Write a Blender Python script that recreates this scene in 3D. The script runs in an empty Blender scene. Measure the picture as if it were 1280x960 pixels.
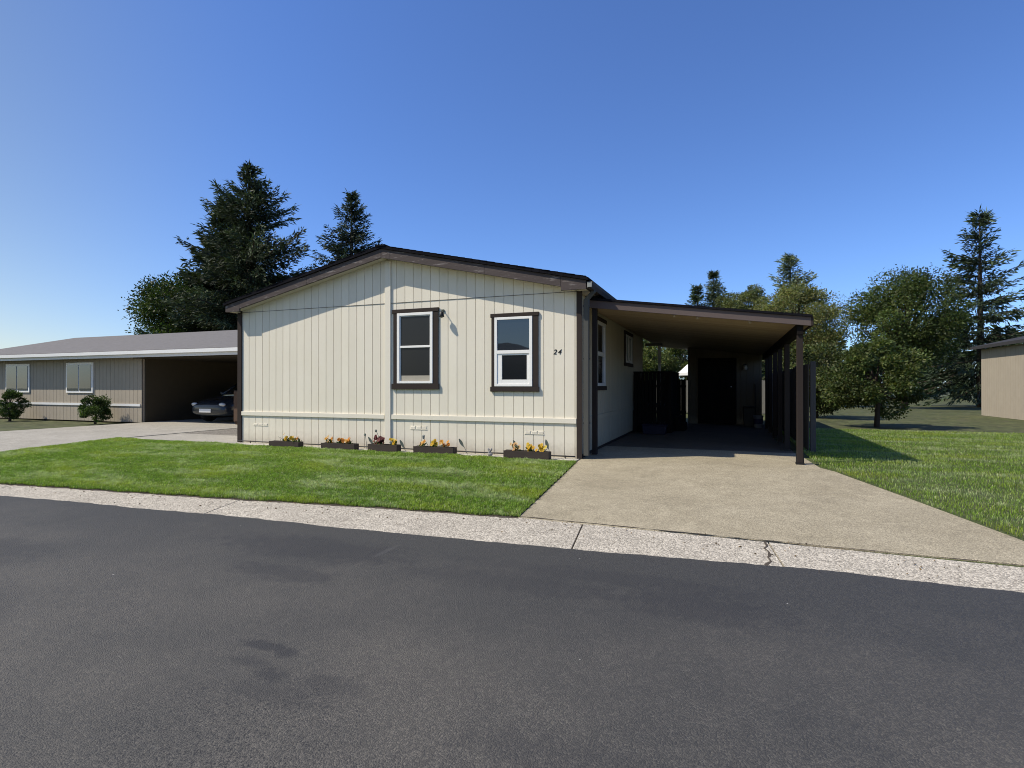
import bpy, bmesh, math, random
import numpy as np
from mathutils import Vector, Matrix, noise as mnoise
random.seed(7); rng = np.random.default_rng(11)
scn = bpy.context.scene
COL = scn.collection
R = math.radians

# ------------------------------------------------------------------ materials
class Mat:
    def __init__(s, name):
        s.m = bpy.data.materials.new(name); s.m.use_nodes = True
        s.nt = s.m.node_tree; s.b = s.nt.nodes['Principled BSDF']
        s.out = s.nt.nodes['Material Output']
        s.tc = s.n('ShaderNodeTexCoord')
        s.co = s.tc.outputs['Object']
    def n(s, t, ins=None, **kw):
        nd = s.nt.nodes.new(t)
        for k, v in kw.items(): setattr(nd, k, v)
        for k, v in (ins or {}).items(): s.put(nd.inputs[k], v)
        return nd
    def put(s, sock, v):
        if isinstance(v, bpy.types.NodeSocket): s.nt.links.new(v, sock)
        elif isinstance(v, (tuple, list)) and len(v) == 3 and sock.type == 'RGBA': sock.default_value = (*v, 1)
        else: sock.default_value = v
    def mapping(s, scale=(1, 1, 1), loc=(0, 0, 0), rot=(0, 0, 0)):
        return s.n('ShaderNodeMapping', {'Vector': s.co, 'Scale': scale, 'Location': loc, 'Rotation': rot}).outputs[0]
    def noise(s, scale, detail=4, rough=.55, co=None, dist=0):
        return s.n('ShaderNodeTexNoise', {'Vector': co or s.co, 'Scale': scale, 'Detail': detail, 'Roughness': rough, 'Distortion': dist}).outputs['Fac']
    def vor(s, scale, co=None, out='Color', feature='F1'):
        return s.n('ShaderNodeTexVoronoi', {'Vector': co or s.co, 'Scale': scale}, feature=feature).outputs[out]
    def ramp(s, fac, a, b, ca=(0, 0, 0), cb=(1, 1, 1)):
        nd = s.n('ShaderNodeValToRGB', {'Fac': fac}); e = nd.color_ramp.elements
        e[0].position, e[1].position = a, b; e[0].color = (*ca, 1); e[1].color = (*cb, 1)
        return nd.outputs[0]
    def mix(s, f, a, b, mode='MIX'):
        nd = s.n('ShaderNodeMix', data_type='RGBA', blend_type=mode)
        s.put(nd.inputs[0], f); s.put(nd.inputs[6], a); s.put(nd.inputs[7], b)
        return nd.outputs[2]
    def math(s, op, a, b=0.0, c=0.0):
        nd = s.n('ShaderNodeMath', operation=op)
        s.put(nd.inputs[0], a); s.put(nd.inputs[1], b); s.put(nd.inputs[2], c)
        return nd.outputs[0]
    def sep(s, co=None):
        return s.n('ShaderNodeSeparateXYZ', {0: co or s.co}).outputs
    def comb(s, x=0., y=0., z=0.):
        return s.n('ShaderNodeCombineXYZ', {0: x, 1: y, 2: z}).outputs[0]
    def bump(s, h, strength=.3, dist=.01, normal=None):
        ins = {'Height': h, 'Strength': strength, 'Distance': dist}
        if normal: ins['Normal'] = normal
        o = s.n('ShaderNodeBump', ins).outputs[0]
        s.put(s.b.inputs['Normal'], o); return o
    def fin(s, col=None, rough=None, spec=None, metal=None):
        if col is not None: s.put(s.b.inputs['Base Color'], col)
        if rough is not None: s.put(s.b.inputs['Roughness'], rough)
        if spec is not None: s.put(s.b.inputs['Specular IOR Level'], spec)
        if metal is not None: s.put(s.b.inputs['Metallic'], metal)
        return s.m

def mul(c, k): return tuple(x * k for x in c)

def paint(name, col, rough=.6, var=.18, scale=5, bump=.15, bscale=60, stretch=(1, 1, 1), wear=None, wcol=None, spec=.35, metal=0):
    m = Mat(name)
    co = m.mapping(stretch)
    big = m.noise(scale, 5, .6, co); fine = m.noise(bscale, 3, .6, co)
    c = m.mix(big, mul(col, 1 - var), mul(col, 1 + var))
    c = m.mix(m.math('MULTIPLY', fine, .25), c, mul(col, .6))
    if wear:
        w = m.ramp(m.noise(scale * 4, 6, .7, co), wear, wear + .06)
        c = m.mix(w, c, wcol)
    m.bump(fine, bump, .004)
    return m.fin(c, rough, spec, metal)

def siding(name, col, axis=0, dirt=.0):
    m = Mat(name)
    xyz = m.sep()
    t = m.math('ADD', xyz[axis], 9.5)
    board = m.n('ShaderNodeTexWhiteNoise', {0: m.comb(m.math('FLOOR', m.math('DIVIDE', t, .19)), 0., 0.)}, noise_dimensions='3D').outputs[0]
    st = (1, 1, .07)
    co = m.mapping(st)
    grain = m.noise(70, 4, .6, co); big = m.noise(1.3, 4, .6); blot = m.noise(9, 4, .65)
    c = m.mix(board, mul(col, .95), mul(col, 1.03))
    c = m.mix(m.math('MULTIPLY', m.ramp(big, .35, .7), .28), c, (col[0] * .88, col[1] * .86, col[2] * .8))
    c = m.mix(m.math('MULTIPLY', m.ramp(blot, .5, .75), .12), c, (col[0] * .8, col[1] * .78, col[2] * .72))
    # grime rising from the soil at the foot of the wall
    low = m.math('SUBTRACT', 1.0, m.n('ShaderNodeMapRange', {0: m.math('ADD', xyz[2], m.math('MULTIPLY', m.math('SUBTRACT', blot, .5), .35)), 1: .02, 2: .3}).outputs[0])
    c = m.mix(m.math('MULTIPLY', low, .5), c, (.36, .31, .22))
    m.bump(m.math('ADD', grain, m.math('MULTIPLY', blot, .4)), .22, .004)
    return m.fin(c, .62, .3)

def foliage(name, rough=.55, trans=.25, spec=.25):
    m = Mat(name)
    a = m.n('ShaderNodeAttribute', attribute_name='Col').outputs['Color']
    m.fin(a, rough, spec)
    t = m.n('ShaderNodeBsdfTranslucent', {'Color': m.mix(1.0, a, (1.0, 1.1, .5), 'MULTIPLY')})
    mx = m.n('ShaderNodeMixShader', {0: trans, 1: m.b.outputs[0], 2: t.outputs[0]})
    m.nt.links.new(mx.outputs[0], m.out.inputs[0])
    return m.m

def glass(name, base, refl, rough=.015, tint=(.9, .95, 1)):
    m = Mat(name)
    m.fin(base, .25, .3)
    g = m.n('ShaderNodeBsdfGlossy', {'Color': tint, 'Roughness': rough})
    wob = m.n('ShaderNodeBump', {'Height': m.noise(2.2, 2), 'Strength': .02, 'Distance': .02}).outputs[0]
    m.put(g.inputs['Normal'], wob)
    fr = m.n('ShaderNodeFresnel', {'IOR': 1.5}).outputs[0]
    f = m.math('MINIMUM', m.math('ADD', fr, refl), 1.0)
    mx = m.n('ShaderNodeMixShader', {0: f, 1: m.b.outputs[0], 2: g.outputs[0]})
    m.nt.links.new(mx.outputs[0], m.out.inputs[0])
    return m.m

def asphalt():
    m = Mat('asphalt')
    x, y, z = m.sep()
    cell = m.n('ShaderNodeTexVoronoi', {'Vector': m.co, 'Scale': 150.0, 'Randomness': 1.0})
    rnd = m.sep(cell.outputs['Color'])[0]
    fine = m.noise(260, 3, .6); mid = m.noise(22, 5, .65); big = m.noise(.55, 5, .6); drift = m.noise(1.6, 5, .65)
    # how far the seal coat has worn off: fresh and dark by the kerb, bare in the wheel path
    wl = m.n('ShaderNodeMapRange', {0: m.math('ADD', y, m.math('MULTIPLY', m.math('SUBTRACT', drift, .5), 2.6)), 1: -5.0, 2: -6.7}).outputs[0]
    worn = m.math('MULTIPLY', wl, m.ramp(big, .28, .6))
    base = m.mix(worn, (.054, .0535, .051), (.108, .100, .087))
    base = m.mix(m.math('MULTIPLY', m.ramp(mid, .42, .72), .35), base, (.05, .048, .046))
    stone = m.ramp(m.math('POWER', rnd, 2.2), .0, 1., (.66, .66, .66), (1.75, 1.72, 1.66))
    c = m.mix(.85, base, stone, 'MULTIPLY')
    c = m.mix(m.math('MULTIPLY', m.ramp(fine, .35, .7), .45), c, mul((.03, .03, .031), 1))
    # dark stain patches
    def patch(px, py, rx, ry, edge=.55, ns=7.0):
        d = m.math('ADD', m.math('POWER', m.math('DIVIDE', m.math('SUBTRACT', x, px), rx), 2.0), m.math('POWER', m.math('DIVIDE', m.math('SUBTRACT', y, py), ry), 2.0))
        d = m.math('ADD', d, m.math('MULTIPLY', m.math('SUBTRACT', m.noise(ns, 6, .75), .5), 5.0))
        return m.math('SUBTRACT', 1.0, m.n('ShaderNodeMapRange', {0: d, 1: .3, 2: 1.3}).outputs[0])
    for (px, py, rx, ry, k, ns) in STAINS:
        c = m.mix(m.math('MULTIPLY', patch(px, py, rx, ry, ns=ns), k), c, (.026, .026, .029))
    for (px, py, rx, ry, k, ns) in SCUFFS:
        c = m.mix(m.math('MULTIPLY', patch(px, py, rx, ry, ns=ns), k), c, (.17, .165, .16))
    # coarse open patch where the binder has gone
    pit = m.n('ShaderNodeTexVoronoi', {'Vector': m.co, 'Scale': 62.0})
    pm = m.math('MULTIPLY', patch(.45, -7.5, .55, .42, ns=3.0), m.math('LESS_THAN', pit.outputs['Distance'], .3))
    pm = m.math('MULTIPLY', pm, m.math('GREATER_THAN', m.sep(pit.outputs['Color'])[2], .35))
    c = m.mix(m.math('MULTIPLY', pm, .75), c, (.018, .018, .02))
    # stray light chips
    chip = m.n('ShaderNodeTexVoronoi', {'Vector': m.co, 'Scale': 5.0})
    cs = m.math('LESS_THAN', chip.outputs['Distance'], .03)
    cs = m.math('MULTIPLY', cs, m.math('GREATER_THAN', m.sep(chip.outputs['Color'])[1], .72))
    c = m.mix(cs, c, (.5, .48, .44))
    scr = m.noise(3.0, 4, .7, m.mapping((1, 14, 1), rot=(0, 0, .5)))
    c = m.mix(m.math('MULTIPLY', m.ramp(scr, .66, .74), .22), c, (.16, .155, .15))
    h = m.math('ADD', m.math('MULTIPLY', cell.outputs['Distance'], -1.0), m.math('MULTIPLY', fine, .6))
    h = m.math('ADD', h, m.math('MULTIPLY', mid, .12))
    h = m.math('SUBTRACT', h, m.math('MULTIPLY', pm, .8))
    m.bump(h, .6, .006)
    rg = m.math('ADD', .62, m.math('MULTIPLY', rnd, .25))
    return m.fin(c, rg, .4)

def concrete(name, ca, cb, speck, sscale, bump=.3, line=None):
    m = Mat(name)
    x, y, z = m.sep()
    big = m.noise(.9, 6, .62); mid = m.noise(6, 5, .65); fine = m.noise(130, 3, .6)
    v = m.n('ShaderNodeTexVoronoi', {'Vector': m.co, 'Scale': sscale})
    rnd = m.sep(v.outputs['Color'])
    c = m.mix(m.ramp(big, .3, .7), ca, cb)
    c = m.mix(m.math('MULTIPLY', m.ramp(mid, .45, .75), .35), c, mul(ca, .72))
    sw = m.noise(2.3, 6, .6, None, 1.6)
    c = m.mix(m.math('MULTIPLY', m.ramp(sw, .5, .68), .4), c, mul(cb, 1.22))
    c = m.mix(m.math('MULTIPLY', m.ramp(m.noise(1.1, 5, .7, m.mapping((1, 1, 1), (4, 2, 0)), .8), .52, .7), .5), c, mul(ca, .74))
    k = m.ramp(rnd[0], .0, 1.0, (1 - speck,) * 3, (1 + speck * .75,) * 3)
    c = m.mix(1.0, c, k, 'MULTIPLY')
    c = m.mix(m.math('MULTIPLY', m.math('GREATER_THAN', rnd[1], .88), speck), c, (.12, .095, .075))
    c = m.mix(m.math('MULTIPLY', m.ramp(fine, .4, .75), .25), c, mul(ca, .55))
    h = m.math('ADD', m.math('MULTIPLY', v.outputs['Distance'], -1.0), m.math('MULTIPLY', fine, .5))
    m.bump(h, bump, .006)
    return m.fin(c, .85, .25)

STAINS = [(.03, -6.90, .17, .05, .75, 38.0), (.20, -6.93, .07, .05, .7, 45.0), (.29, -7.12, .10, .06, .65, 40.0), (.10, -7.06, .14, .05, .45, 36.0), (.62, -7.1, .2, .09, .4, 30.0), (.45, -7.25, .3, .08, .35, 30.0),
          (-1.0, -5.35, 1.0, .32, .55, 6.0), (-.75, -5.95, .5, .16, .5, 9.0), (.9, -5.5, .8, .2, .35, 8.0), (2.2, -5.5, .55, .25, .45, 8.0), (1.6, -5.15, 1.2, .14, .35, 9.0),
          (-3.6, -6.4, .7, .3, .4, 8.0), (4.6, -6.6, .9, .4, .4, 8.0), (1.9, -7.2, .6, .14, .3, 12.0), (-2.6, -7.3, .8, .3, .45, 9.0)]
SCUFFS = [(-.35, -5.2, .03, .2, .14, 60.0)]
CREAM = (.81, .748, .622)
BROWN = (.043, .033, .029)
mt = {}
mt['siding'] = siding('cream_siding', CREAM, 0)
mt['siding_shaded'] = siding('cream_siding_shaded', (.47, .415, .31), 1)  # darker copy of the cream siding, carport shade put into its colour
mt['cream_trim'] = paint('cream_trim_paint', mul(CREAM, 1.02), .55, .05, 3, .12, 90, (1, 1, .3))
mt['brown'] = paint('brown_trim_paint', BROWN, .7, .2, 4, .3, 60, (.25, 1, 1), spec=.12)
mt['fascia'] = paint('weathered_fascia_paint', (.088, .071, .067), .75, .32, 3, .6, 45, (.3, 1, 1.8), .57, (.21, .185, .175), .15)
mt['carfascia'] = paint('carport_fascia_paint', (.125, .097, .09), .7, .15, 3, .25, 60, (.3, 1, 1), spec=.15)
mt['soffit'] = paint('soffit_paint', mul(CREAM, .7), .7, .08, 3, .1)
mt['ceil'] = None
mt['roof'] = None
mt['vinyl'] = paint('white_vinyl', (.93, .91, .87), .4, .02, 2, .03, 30)
mt['vinyl_shaded'] = paint('white_vinyl_shaded', (.62, .63, .63), .45, .05, 2, .03, 30)  # white vinyl again, dimmed so its colour carries the shade
mt['screen'] = glass('insect_screen', (.02, .0195, .0195), -.03, .3)
mt['glass'] = glass('window_glass', (.008, .009, .011), .085, .015, (.5, .68, .95))
mt['glass_dark'] = glass('screened_glass', (.006, .006, .007), .0, .1)
mt['glass_side'] = glass('side_window_glass', (.012, .012, .012), .05, .05)
mt['blind'] = paint('blind_fabric', (.42, .38, .31), .8, .12, 8, .2, 40)
mt['gutter'] = paint('gutter_metal', (.05, .042, .04), .6, .12, 4, .1, spec=.2)
mt['spout'] = paint('downspout_metal', (.085, .085, .078), .65, .12, 4, .1, spec=.15)
mt['dark_wood'] = paint('dark_stained_wood', (.012, .010, .009), .8, .25, 4, .35, 40, (1, 1, .2), spec=.1)
mt['post'] = paint('post_paint', (.036, .029, .026), .75, .2, 4, .3, 50, (1, 1, .2), spec=.08)
mt['shed'] = siding('shed_siding_shaded', (.125, .1, .066), 0)  # tan siding darkened, the shade at the carport's back is in the colour
mt['door'] = paint('door_paint', (.006, .005, .005), .6, .2, 4, .15, spec=.1)
mt['metal'] = paint('dull_metal', (.45, .42, .36), .35, .1, 6, .05, 60, metal=.9)
mt['black'] = paint('black_paint', (.012, .012, .012), .45, .2, 6, .1)
mt['planter'] = paint('planter_wood', (.055, .041, .034), .85, .4, 9, .6, 50, (.3, 1, 1))
mt['soil'] = paint('potting_soil', (.035, .024, .016), .95, .4, 20, .8, 60)
mt['plant'] = foliage('plant_leaf', .5, .2)
mt['flower'] = foliage('petal', .6, .35)
mt['needle'] = foliage('needle_foliage', .6, .12)
mt['leaf'] = foliage('leaf_foliage', .5, .3)
mt['grass'] = foliage('grass_blade', .45, .4, .4)
mt['bark'] = paint('bark', (.07, .05, .038), .9, .3, 6, .9, 25, (1, 1, .25))
mt['ornament'] = paint('weathered_stone', (.3, .28, .27), .85, .35, 25, .5, 90)
mt['stake'] = paint('weathered_stake_metal', (.13, .15, .13), .6, .35, 20, .2)
mt['stake_pale'] = paint('pale_stake_metal', (.3, .31, .29), .55, .25, 20, .2)
mt['pvc'] = paint('black_pipe', (.018, .018, .018), .5, .2, 8, .1)
mt['bin'] = paint('bin_plastic', (.012, .012, .013), .5, .2, 5, .1)
mt['bucket'] = paint('bucket_plastic', (.22, .22, .24), .5, .08, 5, .05)
mt['label_blue'] = paint('bucket_label', (.03, .03, .09), .5, .25, 25, .05)
mt['tote'] = paint('tote_plastic', (.008, .006, .025), .6, .15, 5, .05)
mt['fence'] = paint('grey_fence_wood', (.075, .07, .068), .9, .3, 5, .6, 40, (1, 1, .15))
mt['white'] = paint('white_paint', (.78, .78, .77), .5, .05, 3, .05)
mt['greyroof'] = paint('grey_shingle', (.17, .16, .155), .9, .3, 6, .8, 30, (1, 1, 1))
mt['darkroof'] = paint('dark_shingle', (.035, .034, .036), .9, .3, 6, .8, 30)
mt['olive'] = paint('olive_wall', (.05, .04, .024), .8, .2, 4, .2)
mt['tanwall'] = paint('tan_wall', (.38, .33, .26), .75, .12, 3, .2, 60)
mt['lattice'] = paint('lattice_paint', (.2, .19, .17), .7, .15, 5, .2)
mt['cabinet'] = paint('brown_cabinet', (.09, .052, .033), .7, .25, 5, .3, 40, (1, 1, .2))
mt['car'] = paint('dark_car_paint', (.02, .026, .036), .2, .06, 3, .0, 50, spec=.6)
mt['tyre'] = paint('tyre_rubber', (.012, .012, .012), .85, .2, 8, .3)
mt['rim'] = paint('rim_alloy', (.5, .5, .51), .3, .05, 8, .02, metal=.9)
mt['lamp'] = glass('headlight_lens', (.35, .36, .38), .15)
mt['carglass'] = glass('car_glass', (.02, .025, .03), .3)
mt['asphalt'] = asphalt()
mt['curb'] = concrete('exposed_aggregate', (.45, .405, .33), (.53, .48, .395), .5, 88, .55)
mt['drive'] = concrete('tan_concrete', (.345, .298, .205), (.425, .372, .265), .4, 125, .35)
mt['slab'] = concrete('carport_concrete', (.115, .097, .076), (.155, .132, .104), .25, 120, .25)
mt['border'] = concrete('pale_border', (.45, .42, .36), (.55, .52, .45), .4, 90, .4)
mt['path'] = concrete('path_concrete', (.36, .335, .28), (.42, .39, .33), .25, 110, .25)
mt['dirt'] = concrete('lawn_soil', (.07, .09, .03), (.10, .12, .04), .4, 60, .6)
mt['ground'] = concrete('far_ground', (.06, .075, .03), (.11, .115, .05), .35, 6, .4)
mt['gravel'] = concrete('gravel', (.2, .18, .15), (.27, .25, .21), .6, 50, .7)
mt['tar'] = paint('joint_dirt', (.075, .06, .045), .95, .3, 20, .5)

def ceiling_mat():
    m = Mat('ceiling_boards')
    x, y, z = m.sep()
    t = m.math('DIVIDE', y, .145)
    fr = m.math('FRACT', t)
    b = m.n('ShaderNodeTexWhiteNoise', {0: m.comb(m.math('FLOOR', t), 0., 0.)}, noise_dimensions='3D').outputs[0]
    g = m.noise(30, 4, .6, m.mapping((.08, 1, 1)))
    c = m.mix(b, (.36, .27, .16), (.50, .395, .25))
    c = m.mix(m.math('MULTIPLY', g, .5), c, (.22, .15, .075))
    gap = m.math('LESS_THAN', fr, .06)
    c = m.mix(gap, c, (.02, .014, .008))
    m.bump(m.math('SUBTRACT', g, gap), .4, .006)
    return m.fin(c, .75, .25)
mt['ceil'] = ceiling_mat()

def shingle_mat():
    m = Mat('dark_asphalt_shingle')
    br = m.n('ShaderNodeTexBrick', {'Vector': m.mapping((1, 1, 1), rot=(0, 0, R(90))), 'Color1': (.012, .012, .016, 1), 'Color2': (.02, .019, .022, 1), 'Mortar': (.01, .01, .01, 1), 'Scale': 1.0, 'Mortar Size': .008, 'Brick Width': .3, 'Row Height': .14})
    c = m.mix(m.noise(90, 3), br.outputs[0], (.008, .008, .011))
    m.bump(m.math('SUBTRACT', m.noise(120, 3), br.outputs['Fac']), .6, .008)
    return m.fin(c, .95, .03)
mt['roof'] = shingle_mat()

# ------------------------------------------------------------------ mesh builder
class MB:
    def __init__(s): s.v = []; s.f = []
    def add(s, vs, fs):
        o = len(s.v); s.v += [tuple(p) for p in vs]; s.f += [tuple(i + o for i in f) for f in fs]; return s
    def box(s, x0, x1, y0, y1, z0, z1):
        vs = [(x0, y0, z0), (x1, y0, z0), (x1, y1, z0), (x0, y1, z0), (x0, y0, z1), (x1, y0, z1), (x1, y1, z1), (x0, y1, z1)]
        return s.add(vs, [(0, 3, 2, 1), (4, 5, 6, 7), (0, 1, 5, 4), (1, 2, 6, 5), (2, 3, 7, 6), (3, 0, 4, 7)])
    def prism(s, poly, a, b, fn):            # poly (u,v), extruded from w=a to w=b; fn(u,v,w)->xyz
        n = len(poly)
        vs = [fn(u, v, a) for u, v in poly] + [fn(u, v, b) for u, v in poly]
        return s.add(vs, [tuple(range(n)), tuple(range(2 * n - 1, n - 1, -1))] + [(i, n + i, n + (i + 1) % n, (i + 1) % n) for i in range(n)])
    def tube(s, pts, rad, n=8, cap=True):
        pts = [Vector(p) for p in pts]
        if not isinstance(rad, (list, tuple)): rad = [rad] * len(pts)
        rings = []
        for i, p in enumerate(pts):
            d = (pts[min(i + 1, len(pts) - 1)] - pts[max(i - 1, 0)]).normalized()
            a = d.orthogonal().normalized() if i == 0 else (prev - d * prev.dot(d)).normalized()
            prev = a; b = d.cross(a)
            rings.append([p + (a * math.cos(2 * math.pi * k / n) + b * math.sin(2 * math.pi * k / n)) * rad[i] for k in range(n)])
        vs = [q for r in rings for q in r]
        fs = [(i * n + k, i * n + (k + 1) % n, (i + 1) * n + (k + 1) % n, (i + 1) * n + k) for i in range(len(pts) - 1) for k in range(n)]
        if cap: fs += [tuple(range(n - 1, -1, -1)), tuple(range((len(pts) - 1) * n, len(pts) * n))]
        return s.add(vs, fs)
    def lathe(s, prof, c=(0, 0, 0), n=20):
        vs = [(c[0] + r * math.cos(2 * math.pi * k / n), c[1] + r * math.sin(2 * math.pi * k / n), c[2] + z) for r, z in prof for k in range(n)]
        fs = [(i * n + k, i * n + (k + 1) % n, (i + 1) * n + (k + 1) % n, (i + 1) * n + k) for i in range(len(prof) - 1) for k in range(n)]
        fs += [tuple(range(n - 1, -1, -1)), tuple(range((len(prof) - 1) * n, len(prof) * n))]
        return s.add(vs, fs)
    def ball(s, c, r, sq=(1, 1, 1), n=10, m=7):
        vs = []; fs = []
        for i in range(m + 1):
            t = math.pi * i / m
            for k in range(n):
                p = 2 * math.pi * k / n
                vs.append((c[0] + r * sq[0] * math.sin(t) * math.cos(p), c[1] + r * sq[1] * math.sin(t) * math.sin(p), c[2] + r * sq[2] * math.cos(t)))
        for i in range(m):
            for k in range(n): fs.append((i * n + k, (i + 1) * n + k, (i + 1) * n + (k + 1) % n, i * n + (k + 1) % n))
        return s.add(vs, fs)
    def build(s, name, mat, parent=None, bevel=0, smooth=False, local=False):
        me = bpy.data.meshes.new(name)
        off = Vector((0, 0, 0))
        if parent is not None and not local:
            p = parent
            while p is not None: off += p.location; p = p.parent
        me.from_pydata([(x - off.x, y - off.y, z - off.z) for x, y, z in s.v], [], s.f)
        bm = bmesh.new(); bm.from_mesh(me); bmesh.ops.remove_doubles(bm, verts=bm.verts, dist=1e-6)
        bmesh.ops.recalc_face_normals(bm, faces=bm.faces); bm.to_mesh(me); bm.free()
        me.materials.append(mt[mat] if isinstance(mat, str) else mat)
        if smooth: me.polygons.foreach_set('use_smooth', [True] * len(me.polygons))
        o = bpy.data.objects.new(name, me); COL.objects.link(o)
        if parent is not None: o.parent = parent
        if bevel:
            b = o.modifiers.new('Bevel', 'BEVEL'); b.width = bevel; b.segments = 2; b.limit_method = 'ANGLE'; b.angle_limit = R(40)
        return o

def npmesh(name, verts, faces_n, idx, cols, mat, parent=None):
    """verts (N,3); faces all with faces_n corners; idx flat; cols (N,3) per vertex"""
    me = bpy.data.meshes.new(name)
    nf = len(idx) // faces_n
    me.vertices.add(len(verts)); me.vertices.foreach_set('co', np.asarray(verts, np.float32).ravel())
    me.loops.add(len(idx)); me.loops.foreach_set('vertex_index', np.asarray(idx, np.int32))
    me.polygons.add(nf); me.polygons.foreach_set('loop_start', np.arange(0, len(idx), faces_n, dtype=np.int32))
    me.update(calc_edges=True)
    ca = me.attributes.new('Col', 'FLOAT_COLOR', 'POINT')
    c4 = np.ones((len(verts), 4), np.float32); c4[:, :3] = cols
    ca.data.foreach_set('color', c4.ravel())
    me.materials.append(mt[mat]); me.validate()
    o = bpy.data.objects.new(name, me); COL.objects.link(o)
    if parent is not None: o.parent = parent
    return o

def tag(o, label=None, cat=None, group=None, kind=None):
    if label: o['label'] = label
    if cat: o['category'] = cat
    if group: o['group'] = group
    if kind: o['kind'] = kind
    return o
def thing(name, loc, label, cat, group=None, rz=0):
    o = bpy.data.objects.new(name, None); COL.objects.link(o); o.location = loc; o.rotation_euler = (0, 0, rz)
    o.empty_display_size = .2
    return tag(o, label, cat, group)
def struct(o): return tag(o, kind='structure')

# ------------------------------------------------------------------ levels
def zg(y):            # front yard falls gently from the house to the kerb
    if y > -.3: return 0.0
    if y > -3.8: return -.13 * (-.3 - y) / 3.5
    return -.13
ROADZ = -.165
def lerp(tab, x):
    if x <= tab[0][0]: (x0, y0), (x1, y1) = tab[0], tab[1]
    elif x >= tab[-1][0]: (x0, y0), (x1, y1) = tab[-2], tab[-1]
    else:
        for (x0, y0), (x1, y1) in zip(tab, tab[1:]):
            if x0 <= x <= x1: break
    return y0 + (y1 - y0) * (x - x0) / (x1 - x0)
CB = [(-16, -5.3), (-7, -4.55), (-3.38, -4.185), (-1.39, -3.94), (.34, -3.80), (2.96, -3.86), (9, -4.0)]    # back of the kerb strip
CF = [(-16, -5.75), (-7, -5.02), (-2.74, -4.74), (-.54, -4.69), (.57, -4.60), (1.56, -4.54), (2.9, -4.42), (9, -4.2 - .2)]  # front
cb = lambda x: lerp(CB, x)
cf = lambda x: lerp(CF, x)

# ground, road
g = MB(); g.add([(-400, -400, -.3), (400, -400, -.3), (400, 400, -.3), (-400, 400, -.3)], [(0, 1, 2, 3)])
struct(g.build('ground', 'ground'))
g = MB(); g.add([(-60, -.1, -.05), (60, -.1, -.05), (60, 60, -.05), (-60, 60, -.05)], [(0, 1, 2, 3)])
struct(g.build('back_yard', 'ground'))
g = MB()
xs = []; x = -40.0
while x < 40: xs.append(x); x += .045 if -8 < x < 6 else .5
vs = []; fs = []
for i, x in enumerate(xs):
    j = .022 * mnoise.noise((x * 5, 1.3, 0)) + .016 * mnoise.noise((x * 19, 4.3, 0)) + .03 * mnoise.noise((x * .9, 8.1, 0))
    ye = (cf(x) if x < 9 else -4.4) + j + .015
    vs += [(x, ye, ROADZ - .05), (x, ye - .006, ROADZ), (x, -12.3, ROADZ)]
    if i: a = 3 * (i - 1); fs += [(a, a + 3, a + 4, a + 1), (a + 1, a + 4, a + 5, a + 2)]
g.add(vs, fs); struct(g.build('road', 'asphalt'))

# kerb strip in cast lengths with open joints
joints = [-14, -10.6, -6.9, -3.12, 1.03, 2.71, 5.6, 9]
for a, b in zip(joints, joints[1:]):
    g = MB(); n = 14; vs = []; fs = []
    def kp(x, t, dz=0): 
        y = cb(x) + (cf(x) - .05 - cb(x)) * t
        return (x + .09 * t, y, -.128 - .046 * t + dz)
    gap = .008
    for i in range(n + 1):
        x = a + gap + (b - a - 2 * gap) * i / n
        e = .006
        vs += [kp(x, 0, -.12), kp(x, 0, -e), kp(x, .012), kp(x, .5), kp(x, 1), kp(x, 1, -.1)]
        if i:
            o = 6 * (i - 1)
            fs += [(o + k, o + k + 1, o + 7 + k, o + 6 + k) for k in range(5)]
    fs += [(0, 1, 2, 3, 4, 5), tuple(6 * n + k for k in (5, 4, 3, 2, 1, 0))]
    g.add(vs, fs); struct(g.build('kerb_strip', 'curb'))
# dirt in the joints and along the back of the kerb
g = MB()
for x in joints[1:-1]:
    vs = [(x - .06, cb(x) + .02, -.15), (x + .06, cb(x) + .02, -.15), (x + .15, cf(x), -.2), (x + .03, cf(x), -.2)]
    g.add(vs, [(0, 1, 2, 3)])
struct(g.build('kerb_joint', 'tar'))
# crack across the kerb at the right
g = MB(); pts = []
for i in range(15):
    t = i / 14; x = 2.69 + .05 * mnoise.noise((i * .35, 3, 1)) + .02 * mnoise.noise((i * .9, 6, 1)); y = cb(2.7) + (cf(2.7) - .02 - cb(2.7)) * t
    w = .006 + .014 * abs(mnoise.noise((i * .8, 1, 7))); pts.append((x, y, -.128 - .046 * t + .004, w))
vs = []; fs = []
for i, (x, y, z, w) in enumerate(pts):
    vs += [(x - w, y, z), (x + w, y, z)]
    if i: fs.append((2 * i - 2, 2 * i - 1, 2 * i + 1, 2 * i))
g.add(vs, fs); struct(g.build('kerb_crack', 'tar'))

# driveway (front panel, and the bay behind it), lawn edge at its left
def lx(y): return .04 + (.34 - .04) * (.09 - y) / (3.85)
def sheet(name, rows, mat, thick=.1):
    """rows: list of (y, xl, xr, z)"""
    g = MB(); vs = []; fs = []
    for y, xl, xr, z in rows: vs += [(xl, y, z - thick), (xl, y, z), (xr, y, z), (xr, y, z - thick)]
    for i in range(len(rows) - 1):
        o = 4 * i; fs += [(o + k, o + k + 1, o + 5 + k, o + 4 + k) for k in range(3)]
    fs += [(0, 1, 2, 3), tuple(len(vs) - 4 + k for k in (3, 2, 1, 0))]
    g.add(vs, fs); return struct(g.build(name, mat, bevel=.006))
sheet('driveway', [(-3.815, .335, 5.0, -.126), (-1.653, .17, 4.35, -.0506)], 'drive')
sheet('driveway', [(-1.647, .17, 4.35, -.0504), (-.3, .07, 3.9, .002), (-.055, .055, 3.85, .004)], 'drive')
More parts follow.
